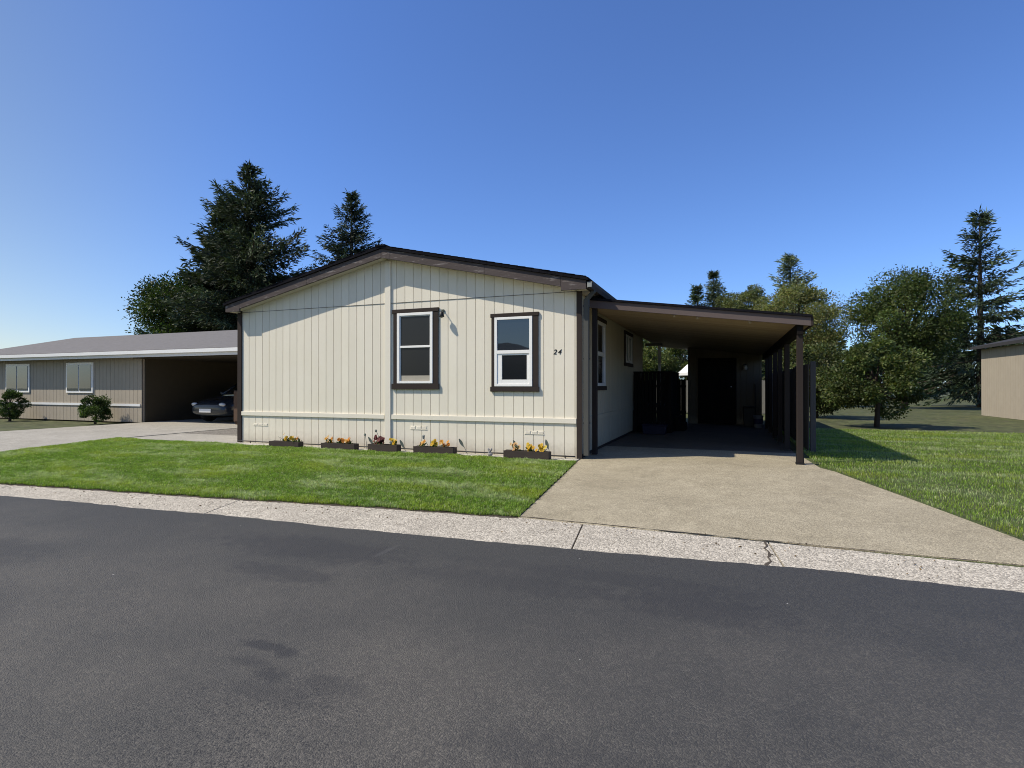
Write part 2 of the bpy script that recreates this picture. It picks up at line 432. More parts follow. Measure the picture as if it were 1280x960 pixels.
sheet('driveway_panel', [(-.043, .055, 3.85, .004), (.3, .03, 3.7, .004), (2.2, .0, 3.58, .004)], 'drive')
g = MB(); vs = []; fs = []; xs_ = np.arange(.32, 5.05, .03)
for i, x in enumerate(xs_):
    yc = cb(x) + .028 + .012 * mnoise.noise((x * 3, 1, 1)); w_ = max(.0015, .008 + .016 * mnoise.noise((x * 4.5, 7, 2)))
    vs += [(x, yc - w_, -.1215), (x, yc + w_, -.1215)]
    if i: fs.append((2 * i - 2, 2 * i, 2 * i + 1, 2 * i - 1))
g.add(vs, fs); struct(g.build('driveway_seam', 'tar'))
g = MB(); vs = []; fs = []; xs_ = np.arange(-8, .36, .03)
for i, x in enumerate(xs_):
    yc = cb(x) - .02; w_ = .02 + .03 * mnoise.noise((x * 3.5, 7, 2)) + .02 * mnoise.noise((x * 15, 7, 2))
    vs += [(x, yc - max(.002, w_), -.1275), (x, yc + .03, -.1255)]
    if i: fs.append((2 * i - 2, 2 * i, 2 * i + 1, 2 * i - 1))
g.add(vs, fs); struct(g.build('edge_dirt', 'tar'))
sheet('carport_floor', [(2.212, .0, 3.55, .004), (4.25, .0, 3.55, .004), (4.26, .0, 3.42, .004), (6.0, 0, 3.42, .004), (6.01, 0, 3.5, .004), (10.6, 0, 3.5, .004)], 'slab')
# pale border under the wall and path to the left
g = MB()
g.box(-7.74, .03, -.40, .0, -.06, .006); struct(g.build('border_strip', 'border'))
sheet('path', [(-.42, -11.0, -7.76, .006), (1.15, -11.0, -7.76, .006)], 'path', .05)
sheet('neighbour_driveway', [(-5.0, -16.2, -11.2, -.126), (-3.8, -16.2, -11.2, -.12), (-.3, -16.2, -11.2, .004), (9.2, -16.2, -11.2, .01)], 'path', .06)
sheet('gravel_bed', [(1.17, -11.1, -7.76, .0), (9, -11.1, -7.76, .0)], 'gravel', .05)

# lawn soil
def lawn_sheet(name, x0f, x1f, y0f, y1f, nx, ny, dz=.012):
    g = MB(); vs = []; fs = []
    for i in range(nx + 1):
        for j in range(ny + 1):
            v = j / ny; 
            xa, xb = x0f, x1f
            yy = y0f + (y1f - y0f) * v
            x1 = xb(yy) if callable(xb) else xb
            x = xa + (x1 - xa) * i / nx
            yb = cb(x) + .01
            y = yb + (y1f - yb) * v
            vs.append((x, y, zg(y) + dz + .012 * mnoise.noise((x * .8, y * .8, 2))))
    for i in range(nx):
        for j in range(ny):
            o = i * (ny + 1) + j; fs.append((o, o + ny + 1, o + ny + 2, o + 1))
    g.add(vs, fs); return struct(g.build(name, 'dirt', smooth=True))
lawn_sheet('lawn', -11.15, lambda y: lx(y) - .012, -3.9, -.34, 60, 26)
lawn_sheet('side_lawn', 3.4, 20, -3.9, 2.0, 30, 16, -.012)
g = MB(); g.box(3.56, 40, 1.95, 30, -.2, -.004); struct(g.build('side_yard', 'ground'))
g = MB(); g.add([(-60, -.4, -.04), (-16.3, -.4, -.04), (-16.3, -5.2, -.16), (-60, -9, -.16)], [(0, 1, 2, 3)]); struct(g.build('far_lawn', 'ground'))

# grass blades
def grass(name, n, xr, yr, keep, hh=(.02, .04), edge=None):
    x = rng.uniform(*xr, n); y = rng.uniform(*yr, n)
    k = keep(x, y); x = x[k]; y = y[k]; n = len(x)
    CBx = np.array([p[0] for p in CB]); CBy = np.array([p[1] for p in CB])
    z = np.where(y > -.3, 0, np.where(y > -3.8, -.13 * (-.3 - y) / 3.5, -.13)) + .008
    f1 = np.array([mnoise.noise((a * .9, b * 1.6, 0)) for a, b in zip(x, y)])
    f2 = np.array([mnoise.noise((a * 3.5, b * 6, 5)) for a, b in zip(x, y)])
    f3 = np.array([mnoise.noise((a * .9 + 9, b * 2.4, 9)) + .5 * mnoise.noise((a * 4, b * 9, 3)) for a, b in zip(x, y)])
    f4 = np.array([mnoise.noise((a * 13, b * 18, 1)) + .7 * mnoise.noise((a * 33, b * 40, 6)) for a, b in zip(x, y)])
    h = rng.uniform(*hh, n) * (1 + .45 * f4) * (1 + .3 * f2 + .2 * f1)
    w = rng.uniform(.0018, .0036, n)
    az = rng.uniform(0, 2 * np.pi, n); lean = rng.uniform(.1, .75, n) * h
    la = az + rng.normal(0, .6, n) + np.pi / 2 + f1 * 1.5
    dx, dy = np.cos(az) * w, np.sin(az) * w
    lxx, lyy = np.cos(la) * lean, np.sin(la) * lean
    V = np.empty((n, 5, 3), np.float32)
    V[:, 0] = np.stack([x - dx, y - dy, z], 1); V[:, 1] = np.stack([x + dx, y + dy, z], 1)
    mx, my, mz = x + lxx * .35, y + lyy * .35, z + h * .62
    V[:, 2] = np.stack([mx + dx * .8, my + dy * .8, mz], 1); V[:, 3] = np.stack([mx - dx * .8, my - dy * .8, mz], 1)
    V[:, 4] = np.stack([x + lxx, y + lyy, z + h], 1)
    base = np.array([.235, .36, .053]); yel = np.array([.37, .43, .06]); sheen = np.array([.45, .52, .27]); dk = np.array([.16, .275, .035]); straw = np.array([.5, .46, .28])
    r = rng.random(n)[:, None]
    c = base * (.7 + .5 * r)
    c = c + (yel - c) * np.clip(f1 * 1.1 + .12 + rng.normal(0, .2, n), 0, .75)[:, None]
    c = c + (sheen - c) * np.clip(f3 * 1.7 + .05 + rng.normal(0, .2, n), 0, .9)[:, None]  # pale bluish patches paint a sheen into the blade colour
    c = c + (dk - c) * np.clip(-f2 * 1.1 - f1 * .5 + rng.normal(0, .15, n), 0, .8)[:, None]
    st = rng.random(n) < .05; c[st] = straw
    c = c * np.clip(.96 + .5 * f4, .45, 1.6)[:, None]
    C = np.repeat(c[:, None, :], 5, 1); C[:, :2] *= .6; C[:, 4] *= 1.2  # self-shadow painted in: roots darkened, tips lightened
    b = (np.arange(n) * 5)[:, None]
    tri = np.concatenate([b + np.array([[0, 1, 2]]), b + np.array([[0, 2, 3]]), b + np.array([[3, 2, 4]])], 1).ravel()
    return npmesh(name, V.reshape(-1, 3), 3, tri, C.reshape(-1, 3), 'grass')
cbv = lambda x: np.interp(x, [p[0] for p in CB], [p[1] for p in CB])
def keep_lawn(x, y):
    top = -.40 + .05 * np.sin(x * 2.1) + .03 * np.sin(x * 7.7 + 1)
    edge = cbv(x) + .015 * np.sin(x * 23) + .02 * np.sin(x * 9.1) - .02
    return (y < top) & (y > edge) & (x < (.04 + .3 * (.09 - y) / 3.85) - .0 + .01 * np.sin(y * 31))
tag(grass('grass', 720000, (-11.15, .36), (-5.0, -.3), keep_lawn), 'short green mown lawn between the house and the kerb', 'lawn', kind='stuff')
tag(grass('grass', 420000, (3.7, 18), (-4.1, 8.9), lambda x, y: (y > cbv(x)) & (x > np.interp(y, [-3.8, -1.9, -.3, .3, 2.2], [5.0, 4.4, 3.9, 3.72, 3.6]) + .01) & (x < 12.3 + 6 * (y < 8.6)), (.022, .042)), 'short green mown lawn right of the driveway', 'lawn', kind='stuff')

# ------------------------------------------------------------------ the home
W = 7.64; AX = -W / 2; HD = 7.8; OV = .25; SL = .22
def roofz(x, top): return top - SL * abs(x - AX)
RD = 12.4      # unseen rear part added to keep sun off the shed, set back from porch
home = thing('manufactured_home', (AX, HD / 2, 0), 'cream manufactured home with vertical siding, brown trim and low dark gable roof', 'house')

def groove_wall(fn, t0, t1, zb, ztop, first, step=.19, extra=()):
    """vertical board wall: fn(t, d, z); flat at d=0, grooves at d=-.009"""
    prof = [(t0, 0.0)]
    t = first
    while t < t1 - .02:
        if t > t0 + .02: prof += [(t - .007, 0.0), (t - .0045, -.011), (t + .0045, -.011), (t + .007, 0.0)]
        t += step
    for e in extra: prof.append((e, 0.0))
    prof.append((t1, 0.0)); prof.sort()
    g = MB(); vs = []; fs = []
    for i, (t, d) in enumerate(prof):
        vs += [fn(t, d, zb), fn(t, d, ztop(t))]
        if i: fs.append((2 * i - 2, 2 * i, 2 * i + 1, 2 * i - 1))
    return g.add(vs, fs)
ztopf = lambda t: roofz(t, 3.86)
front = lambda t, d, z: (t, -d, z)
fw = groove_wall(front, -W, -3.88, .0, ztopf, -7.42)
fw.v += []; g2 = groove_wall(front, -3.76, 0, .0, ztopf, -3.632, .1883)
fw.add(g2.v, g2.f); g3 = groove_wall(front, -3.89, -3.75, 0, ztopf, 99, extra=(AX,)); fw.add([(x, y + .002, z) for x, y, z in g3.v], g3.f)
fw.build('wall', 'siding', home)
groove_wall(lambda t, d, z: (d, t, z), 0, HD, 0, lambda t: 2.95, .17).build('wall', 'siding_shaded', home)
groove_wall(lambda t, d, z: (-W - d, t, z), 0, 12, 0, lambda t: 2.95, .17).build('wall', 'siding', home)
groove_wall(lambda t, d, z: (t, HD + d, z), -1.0, 0, 0, ztopf, -.9).build('wall', 'siding_shaded', home)
groove_wall(lambda t, d, z: (-1.0 + d, t, z), HD, 12, 0, lambda t: 2.95, HD + .1).build('wall', 'siding_shaded', home)
groove_wall(lambda t, d, z: (t, 12 + d, z), -W, -1.0, 0, ztopf, -7.42, extra=(AX,)).build('wall', 'siding', home)
# flashing line between the siding sheets
g = MB(); 
for a, b in ((-W + .02, -3.886), (-3.75, -.0)): g.box(a, b, -.009, -.001, 2.868, 2.874)
g.build('flashing', 'gutter', home)
# skirt band and centre trim
g = MB()
for a, b in ((-7.618, -3.9), (-3.735, -.025)): g.box(a, b, -.027, -.002, .602, .69)
o = g.build('belly_band', 'cream_trim', home, .004)
g = MB(); g.box(.002, .028, .1, HD, .602, .69); g.build('belly_band', 'siding_shaded', home, .003)
g = MB(); g.box(-3.885, -3.752, -.034, -.001, .01, 3.70); g.build('trim_board', 'cream_trim', home, .004)
for (a, b) in ((-7.735, -7.618), (-.022, .075)):
    g = MB(); g.box(a, b, -.028, .0 if a > -1 else .09, .0, 2.94)
    if a > -1: g.box(.003, .03, .0015, .1, 0, 2.9)
    g.build('corner_board', 'brown', home, .004)
# bottom strip of the skirt
g = MB(); g.box(.002, .02, .1, HD, .0, .05); g.build('skirt_strip', 'brown', home)

# roof slab
XL, XR = -7.88, .245
g = MB()
poly = [(XL, roofz(XL, 3.893)), (AX, 3.893), (XR, roofz(XR, 3.893)), (XR, roofz(XR, 3.893) + .022), (XR - .004, roofz(XR, 3.893) + .05), (AX, 3.945), (XL + .004, roofz(XL, 3.893) + .05), (XL, roofz(XL, 3.893) + .022)]
# layered shingle edge: butt ends staggered along the rake
g.prism(poly, -.285, RD, lambda u, v, w: (u, w, v))
k = 0
for side in (-1, 1):
    d = .05
    while d < 3.98:
        x0 = AX + side * d; x1 = AX + side * min(d + .16, 4.02)
        za, zb_ = roofz(x0, 3.947), roofz(x1, 3.947)
        jut = -.285 - .012 * random.random()
        g.prism([(x0, za), (x1, zb_), (x1, zb_ + .011), (x0, za + .004)], jut, RD, lambda u, v, w: (u, w, v))
        d += .145
g.box(AX - .11, AX + .11, -.3, RD, 3.925, 3.958)
roof = g.build('roof', 'roof', home)
# rake fascia boards
def fascia_piece(xa, xb, endblock=False, y0=-OV, y1=-.212):
    top = lambda x: roofz(x, 3.89); bot = lambda x: roofz(x, 3.715)
    if endblock:
        xo, xi = (xa, xb) if abs(xa - AX) > abs(xb - AX) else (xb, xa)
        poly = [(xi, 2.86), (xo, 2.86), (xo, top(xo)), (xi, top(xi))]
    else: poly = [(xa, bot(xa)), (xb, bot(xb)), (xb, top(xb)), (xa, top(xa))]
    return poly
g = MB()
for xa, xb, e in ((-7.84, -7.44, 1), (-7.437, -5.62, 0), (-5.617, AX - .002, 0), (AX + .002, -3.62, 0), (-3.617, -1.65, 0), (-1.647, -.24, 0), (-.237, .2, 1)):
    g.prism(fascia_piece(xa, xb, e), -OV - .002 * random.random(), -.212, lambda u, v, w: (u, w, v))
g.build('fascia', 'fascia', home, .004)
g = MB()
g.prism([(-7.6, roofz(-7.6, 3.735)), (AX, 3.735), (0, roofz(0, 3.735)), (0, roofz(0, 3.75)), (AX, 3.75), (-7.6, roofz(-7.6, 3.75))], -.211, -.001, lambda u, v, w: (u, w, v))
g.build('soffit', 'soffit', home)
g = MB(); g.box(.004, .19, -.21, RD, 2.87, 2.885); g.build('soffit', 'soffit', home)
g = MB(); g.box(-7.83, -W - .004, -.21, RD, 2.87, 2.885); g.build('soffit', 'soffit', home)
g = MB(); g.box(.192, .21, -.21, RD, 2.86, 3.0); g.build('fascia', 'brown', home, .003)
g = MB(); g.box(-7.85, -7.832, -.21, RD, 2.86, 3.0); g.build('fascia', 'brown', home, .003)
# gutter: open trough along the right eave
g = MB()
g.prism([(.212, 2.985), (.212, 2.872), (.285, 2.872), (.31, 2.94), (.315, 2.985), (.303, 2.985), (.297, 2.94), (.277, 2.884), (.224, 2.884), (.224, 2.985)], -.24, RD, lambda u, v, w: (u, w, v))
g.prism([(.213, 2.98), (.213, 2.873), (.285, 2.873), (.31, 2.94), (.314, 2.98)], -.246, -.2405, lambda u, v, w: (u, w, v))
go = g.build('gutter', 'gutter', home)
g = MB(); g.box(.222, .30, -.262, -.2465, 2.885, 2.972); g.build('end_cap', 'stake_pale', go, .004)
g = MB()
g.box(.095, .185, -.012, .065, .06, 2.72); 
g.prism([(.095, 2.72), (.185, 2.72), (.29, 2.84), (.29, 2.872), (.22, 2.872), (.22, 2.85)], -.012, .065, lambda u, v, w: (u, w, v))
for zc in (.6, 1.7, 2.6): g.box(.085, .195, .0, .07, zc, zc + .03)
g.build('downspout', 'spout', home, .006)

# windows -------------------------------------------------------------
def window(parent, fn, hx, hz, sx, sz, tl, tr, fx, fz, rail, frame_w, panes, mats, trim_ears=.015, slider=False):
    """fn(t,d,z); hx header t-range, hz header z-range, sx/sz sill, tl/tr side trims t-ranges, fx/fz vinyl frame outer"""
    def bx(g, t0, t1, d0, d1, z0, z1):
        c = [fn(t, d, z) for t in (t0, t1) for d in (d0, d1) for z in (z0, z1)]
        xs, ys, zs = zip(*c); g.box(min(xs), max(xs), min(ys), max(ys), min(zs), max(zs))
    g = MB(); bx(g, fx[0] - .02, fx[1] + .02, .001, .004, fz[0], fz[1])
    w = g.build('window', mats['back'], parent)
    g = MB()
    bx(g, *hx, .002, .036, *hz); bx(g, *sx, .002, .042, *sz)
    bx(g, *tl, .003, .028, sz[1], hz[0]); bx(g, *tr, .003, .028, sz[1], hz[0])
    g.build('window_trim', 'brown', w, .004)
    a, b = fx; z0, z1 = fz; f = frame_w
    g = MB()
    bx(g, a, a + f[0], .005, .04, z0, z1); bx(g, b - f[1], b, .005, .04, z0, z1)
    bx(g, a + f[0], b - f[1], .005, .039, z0, z0 + f[2]); bx(g, a + f[0], b - f[1], .005, .039, z1 - f[3], z1)
    if rail: bx(g, a + f[0], b - f[1], .0062, rail[2], rail[0], rail[1])
    if slider: bx(g, slider[0], slider[1], .0062, .035, z0 + f[2], z1 - f[3])
    g.build('window_frame', mats['frame'], w, .003)
    for (p0, p1, q0, q1, d, m) in panes:
        g = MB(); bx(g, p0, p1, .005, d, q0, q1); g.build('pane', m, w)
    return w, bx
# left front window, screened
w, bx = window(home, front, (-3.715, -2.688), (2.657, 2.735), (-3.72, -2.68), (1.185, 1.292), (-3.69, -3.603), (-2.812, -2.70), (-3.60, -2.815), (1.30, 2.657),
    (1.985, 2.025, .032), (.055, .05, .04, .05), [(-3.545, -2.865, 1.34, 1.985, .010, 'screen'), (-3.545, -2.865, 2.025, 2.607, .010, 'screen')], dict(back='black', frame='vinyl'))
w['label'] = 'window with dark insect screen and a folded pale blind at its foot'
g = MB(); bx(g, -3.53, -2.875, .0115, .014, 1.345, 1.45)
bx(g, -3.2, -3.19, .0145, .016, 1.345, 1.43)
g.build('blind', 'blind', w)
# inner screen frame
g = MB(); 
bx(g, -3.545, -3.523, .0105, .02, 1.34, 2.607); bx(g, -2.885, -2.865, .0105, .02, 1.34, 2.607); bx(g, -3.523, -2.885, .0105, .02, 2.59, 2.607)
g.build('screen_frame', 'vinyl_shaded', w)
# right front window, clear upper pane
w, bx = window(home, front, (-1.625, -.70), (2.487, 2.555), (-1.625, -.695), (1.148, 1.236), (-1.607, -1.545), (-.818, -.712), (-1.542, -.82), (1.242, 2.485),
    (1.828, 1.888, .040), (.05, .055, .04, .045), [(-1.492, -.875, 1.888, 2.44, .012, 'glass'), (-1.40, -.925, 1.362, 1.80, .009, 'glass_dark')], dict(back='black', frame='vinyl'))
w['label'] = 'window with its upper pane mirroring the sky and the lower sash black'
g = MB()
bx(g, -1.491, -1.40, .0055, .026, 1.283, 1.827); bx(g, -.925, -.876, .0055, .026, 1.283, 1.827); bx(g, -1.40, -.925, .0055, .0255, 1.283, 1.362); bx(g, -1.40, -.925, .0055, .0255, 1.80, 1.827)
g.build('sash', 'vinyl', w, .003)
# side windows
side = lambda t, d, z: (d, t, z)
w, bx = window(home, side, (1.17, 2.27), (2.533, 2.615), (1.17, 2.24), (1.165, 1.247), (1.2, 1.297), (2.147, 2.22), (1.30, 2.145), (1.25, 2.53),
    (1.85, 1.93, .03), (.1, .09, .06, .06), [(1.4, 2.055, 1.31, 1.85, .010, 'glass_side'), (1.4, 2.055, 1.93, 2.47, .010, 'glass_side')], dict(back='black', frame='vinyl_shaded'))
w['label'] = 'tall side window in the shade of the carport'
w, bx = window(home, side, (4.5, 5.78), (2.54, 2.63), (4.5, 5.76), (1.75, 1.835), (4.53, 4.647), (5.645, 5.74), (4.65, 5.64), (1.84, 2.54),
    None, (.09, .09, .05, .05), [(4.74, 5.08, 1.89, 2.49, .010, 'glass_side'), (5.2, 5.55, 1.89, 2.49, .010, 'glass_side')], dict(back='black', frame='vinyl_shaded'), slider=(5.08, 5.2))
w['label'] = 'small sliding side window deep in the carport'
# skirt vents
for (x0, x1, z0, z1) in ((-7.29, -6.88, .388, .437), (-3.32, -2.95, .417, .483), (-.975, -.61, .40, .462)):
    g = MB(); 
    g.box(x0, x1, -.008, -.001, z0 - .004, z0 + .006); g.box(x0, x1, -.006, -.001, z1 - .005, z1)
    wd = (x1 - x0)
    for i in range(3):
        a = x0 + wd * (i / 3 + .03); b = x0 + wd * ((i + 1) / 3 - .03)
        for j in range(4):
            zc = z0 + .01 + (z1 - z0 - .016) * j / 4
            g.prism([(-.001, zc), (-.010, zc), (-.003, zc + .009), (-.001, zc + .009)], a, b, lambda u, v, w_: (w_, u, v))
    g.build('vent', 'cream_trim', home)
# house number
cu = bpy.data.curves.new('number', 'FONT'); cu.body = '24'; cu.size = .122; cu.shear = .28; cu.extrude = .002; cu.offset = .001; cu.space_character = 1.32
tmp = bpy.data.objects.new('number', cu); COL.objects.link(tmp)
bpy.context.view_layer.update()
me = bpy.data.meshes.new_from_object(tmp.evaluated_get(bpy.context.evaluated_depsgraph_get()))
bpy.data.objects.remove(tmp); me.name = 'house_number'; me.materials.clear(); me.materials.append(mt['black'])
me.transform(Matrix.Translation((-.445, -.0035, 1.80) ) @ Matrix.Rotation(R(90), 4, 'X'))
me.transform(Matrix.Translation(-Vector(home.location)))
o = bpy.data.objects.new('house_number', me); COL.objects.link(o); o.parent = home; o['label'] = 'black slanted house number 24'
# small wall lamp beside the left window
g = MB(); g.ball((-2.60, -.012, 2.665), .032, (1, .4, 1)); 
g.tube([(-2.60, -.01, 2.665), (-2.60, -.07, 2.68), (-2.585, -.115, 2.655), (-2.575, -.12, 2.62)], .008, 8)
lp = g.build('wall_lamp', 'stake', home, smooth=True)
g = MB(); g.lathe([(.018, .06), (.034, .05), (.042, .0), (.05, -.035), (.046, -.04), (.03, -.01)], (-2.57, -.125, 2.575), 16); g.build('lamp_shade', 'black', lp, smooth=True)
g = MB(); g.ball((-2.57, -.125, 2.545), .03); g.build('bulb', 'stake_pale', lp, smooth=True)

# ------------------------------------------------------------------ carport
def croof(x): return 2.822 - .132 * x
YF, YB = .50, 11.6
cp = thing('carport', (1.8, 6, 0), 'attached carport with sloping brown edged roof, board ceiling and dark posts', 'carport')
g = MB(); g.prism([(.03, croof(.03) - .02), (3.62, croof(3.62) - .02), (3.62, croof(3.62) + .018), (.03, croof(.03) + .018)], YF - .03, YB, lambda u, v, w: (u, w, v))
g.build('roof', 'roof', cp)
g = MB(); g.prism([(.035, croof(.035) - .158), (3.6, croof(3.6) - .158), (3.6, croof(3.6) - .021), (.035, croof(.035) - .021)], YF, YF + .04, lambda u, v, w: (u, w, v))
g.build('fascia', 'carfascia', cp, .004)
g = MB(); g.box(3.6, 3.635, YF, YB, 2.19, 2.325); g.build('fascia', 'brown', cp, .004)
g = MB(); g.prism([(.035, croof(.035) - .135), (3.6, croof(3.6) - .135), (3.6, croof(3.6) - .1), (.035, croof(.035) - .1)], YF + .042, YB - .05, lambda u, v, w: (u, w, v))
g.build('ceiling', 'ceil', cp)
g = MB(); g.box(3.41, 3.5, YF + .05, 9.7, 2.06, 2.235); g.build('beam', 'dark_wood', cp, .004)
for y in (.58, 2.6, 4.1, 5.4, 6.9, 8.3):
    g = MB(); g.box(3.41, 3.5, y, y + .09, .03, 2.06); p = g.build('post', 'post', cp, .005)
    g = MB(); g.box(3.395, 3.515, y - .015, y + .105, .004, .032)
    g.box(3.4, 3.409, y + .01, y + .08, .032, .16); g.box(3.501, 3.51, y + .01, y + .08, .032, .16); g.build('post_base', 'black', p)
g = MB(); g.box(.115, .20, .545, .635, .02, croof(.16) - .14); g.build('post', 'post', cp, .005)
for x, zz in ((1.53, 0), (1.91, 0), (2.73, 0)):
    g = MB(); z = croof(x) - .16
    g.ball((x, .66, z), .026); g.tube([(x, .66, z), (x, .66, z + .03)], .012, 8); g.build('ceiling_knob', 'tanwall', cp, smooth=True)

# storage shed closing the back of the carport
sh = thing('storage_shed', (2.35, 10.4, 0), 'shaded tan storage shed with dark door at the back of the carport', 'shed')
zs = lambda t: croof(t) - .15
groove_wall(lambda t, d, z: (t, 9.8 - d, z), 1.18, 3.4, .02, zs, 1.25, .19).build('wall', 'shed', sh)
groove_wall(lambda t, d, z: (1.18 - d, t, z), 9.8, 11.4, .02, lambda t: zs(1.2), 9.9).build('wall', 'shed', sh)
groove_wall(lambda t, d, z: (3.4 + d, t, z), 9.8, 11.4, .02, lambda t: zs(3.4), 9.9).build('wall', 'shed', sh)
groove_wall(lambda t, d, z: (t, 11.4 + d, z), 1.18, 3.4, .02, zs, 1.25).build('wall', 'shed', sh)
g = MB(); g.box(1.6, 2.56, 9.75, 9.797, .03, 2.06)
for (z0, z1) in ((.25, .95), (1.1, 1.85)):
    for (a, b) in ((1.72, 2.03), (2.13, 2.44)): g.box(a, b, 9.738, 9.752, z0, z1)
dr = g.build('door', 'door', sh, .004)
g = MB(); g.lathe([(.012, 0), (.012, .04), (.03, .05), (.03, .075), (.015, .085)], (0, 0, 0), 14)
g.v = [(2.5 + a, 9.745 - c, 1.22 + b) for a, b, c in g.v]; g.build('handle', 'metal', dr, smooth=True)
g = MB(); g.box(1.5, 1.597, 9.76, 9.797, .03, 2.15); g.box(2.563, 2.66, 9.76, 9.797, .03, 2.15); g.box(1.6, 2.56, 9.76, 9.797, 2.065, 2.15); g.build('door_frame', 'dark_wood', sh, .003)
g = MB(); g.ball((2.91, 9.79, 1.9), .06, (1, .35, 1)); lp = g.build('wall_lamp', 'black', sh, smooth=True)
g = MB(); g.lathe([(.05, .06), (.07, .0), (.065, -.06), (.03, -.09)], (2.91, 9.7, 1.84), 14); g.build('lamp_shade', 'tanwall', lp, smooth=True)

# porch along the side wall
po = thing('porch', (.5, 7, 0), 'dark wooden porch with boarded sides and picket railing by the side wall', 'porch')
g = MB(); 
for i in range(9): g.box(.03 + i * .108, .03 + i * .108 + .1, 5.9, 8.4, .68, .72)
g.build('deck', 'dark_wood', po)
g = MB()
for i in range(10): g.box(.03 + i * .1, .03 + i * .1 + .094, 5.86, 5.885, .01, .70)
for i in range(24): g.box(.985, 1.01, 5.9 + i * .1, 5.9 + i * .1 + .094, .01, .70)
g.build('skirt', 'dark_wood', po)
for (x, y) in ((.08, 5.88), (.96, 5.88), (.96, 8.35)):
    g = MB(); g.box(x - .045, x + .045, y - .045, y + .045, .0, 1.62); g.build('post', 'dark_wood', po, .004)
g = MB(); g.box(.03, 1.0, 5.83, 5.94, 1.60, 1.64); g.box(.90, 1.02, 5.945, 8.4, 1.60, 1.64); g.build('top_rail', 'dark_wood', po, .004)
g = MB()
for i in range(8): g.box(.13 + i * .1, .13 + i * .1 + .086, 5.87, 5.89, .72, 1.6)
for i in range(23): g.box(.95, .97, 5.98 + i * .103, 5.98 + i * .103 + .089, .72, 1.6)
g.build('railing', 'dark_wood', po)
g = MB(); g.box(.38, .47, 8.36, 8.44, .7, 2.5); g.build('roof_post', 'white', po, .004)
g = MB(); g.box(.0, .52, 8.35, 8.45, 2.5, 2.58); g.build('roof_beam', 'lattice', po, .004)
g = MB(); g.box(1.02, 1.3, 6.6, 7.6, .005, .2); g.box(1.02, 1.16, 6.6, 7.6, .2, .4); g.build('step', 'dark_wood', po, .006)
# gate between porch and shed
gt = thing('garden_gate', (.6, 9.83, 0), 'low dark board gate between the porch and the shed', 'gate')
g = MB()
for i in range(9): g.box(-.3 + i * .158, -.3 + i * .158 + .152, 9.82, 9.845, .04, 1.44 + .006 * (i % 3))
g.build('board_panel', 'dark_wood', gt)
for z in (.35, 1.2):
    g = MB(); g.box(-.3, 1.12, 9.847, 9.887, z, z + .08); g.build('rail', 'dark_wood', gt)

# things standing in the carport
b = thing('waste_bin', (3.02, 9.3, .004), 'dark lidded waste bin against the shed wall', 'bin')
g = MB(); g.prism([(-.15, 0), (.15, 0), (.18, .58), (-.18, .58)], -.16, .16, lambda u, v, w: (u, w, v)); g.build('body', 'bin', b, .015, local=True)
g = MB(); g.prism([(-.19, .582), (.19, .582), (.16, .63), (-.16, .63)], -.18, .18, lambda u, v, w: (u, w, v)); g.build('lid', 'bin', b, .01, local=True)
b = thing('bucket', (3.24, 8.7, .004), 'small pale bucket with blue label beside the waste bin', 'bucket')
g = MB(); g.lathe([(.11, 0), (.135, .34), (.145, .34), (.145, .37), (.128, .37), (.105, .02)], n=24); g.build('body', 'bucket', b, smooth=False, local=True)
g = MB(); g.lathe([(.1225, .12), (.133, .27), (.1335, .27), (.123, .12)], n=24); g.build('label_band', 'label_blue', b, local=True)
g = MB(); g.tube([(.14 * math.cos(t), .02, .35 + .14 * math.sin(t) * -.9) for t in np.linspace(0, math.pi, 12)], .004, 6); g.build('handle', 'metal', b, local=True)
b = thing('broom', (3.2, 9.62, .004), 'thin dark broom leaning on the shed wall behind the bucket', 'broom')
g = MB(); g.tube([(0, 0, .12), (.0, .12, 1.3)], .013, 8); g.build('handle', 'black', b, local=True)
g = MB(); g.prism([(-.12, 0), (.12, 0), (.05, .14), (-.05, .14)], -.03, .03, lambda u, v, w: (u, w, v)); g.build('bristles', 'olive', b, local=True)
b = thing('storage_tote', (.62, 5.55, .004), 'dark purple lidded storage tote in front of the porch', 'tote')
g = MB(); g.prism([(-.28, 0), (.28, 0), (.31, .22), (-.31, .22)], -.19, .19, lambda u, v, w: (u, w, v)); g.build('body', 'tote', b, .012, local=True)
g = MB(); g.box(-.33, .33, -.21, .21, .222, .255); g.build('lid', 'tote', b, .01, local=True)

# ------------------------------------------------------------------ planters, stakes, pipe, ornament
def leaf_patch(n, c, spread, size, cols, up=.5, seed=0):
    r = np.random.default_rng(seed)
    p = np.clip(r.normal(0, 1, (n, 3)), -1.5, 1.5) * spread + c
    d = r.normal(0, 1, (n, 3)); d[:, 2] = np.abs(d[:, 2]) * up + .2; d /= np.linalg.norm(d, axis=1)[:, None]
    q = np.cross(d, r.normal(0, 1, (n, 3))); q /= np.linalg.norm(q, axis=1)[:, None]
    s = size * r.uniform(.6, 1.3, n)[:, None]
    V = np.stack([p, p + d * s * .5 + q * s * .33, p + d * s, p + d * s * .5 - q * s * .33], 1)
    col = np.array(cols)[r.integers(0, len(cols), n)] * r.uniform(.7, 1.25, (n, 1))
    return V.reshape(-1, 3), np.repeat(col, 4, 0)
def leaf_obj(name, groups, mat, parent):
    V = np.concatenate([a for a, _ in groups]); C = np.concatenate([b for _, b in groups])
    return npmesh(name, V, 4, np.arange(len(V)), C, mat, parent)
ORANGE = [(.75, .33, .05), (.8, .42, .07), (.72, .28, .05), (.8, .5, .16)]
YELLOW = [(.8, .5, .03), (.75, .42, .02), (.8, .6, .1)]
PEACH = [(.8, .45, .2), (.75, .38, .15), (.8, .55, .3)]
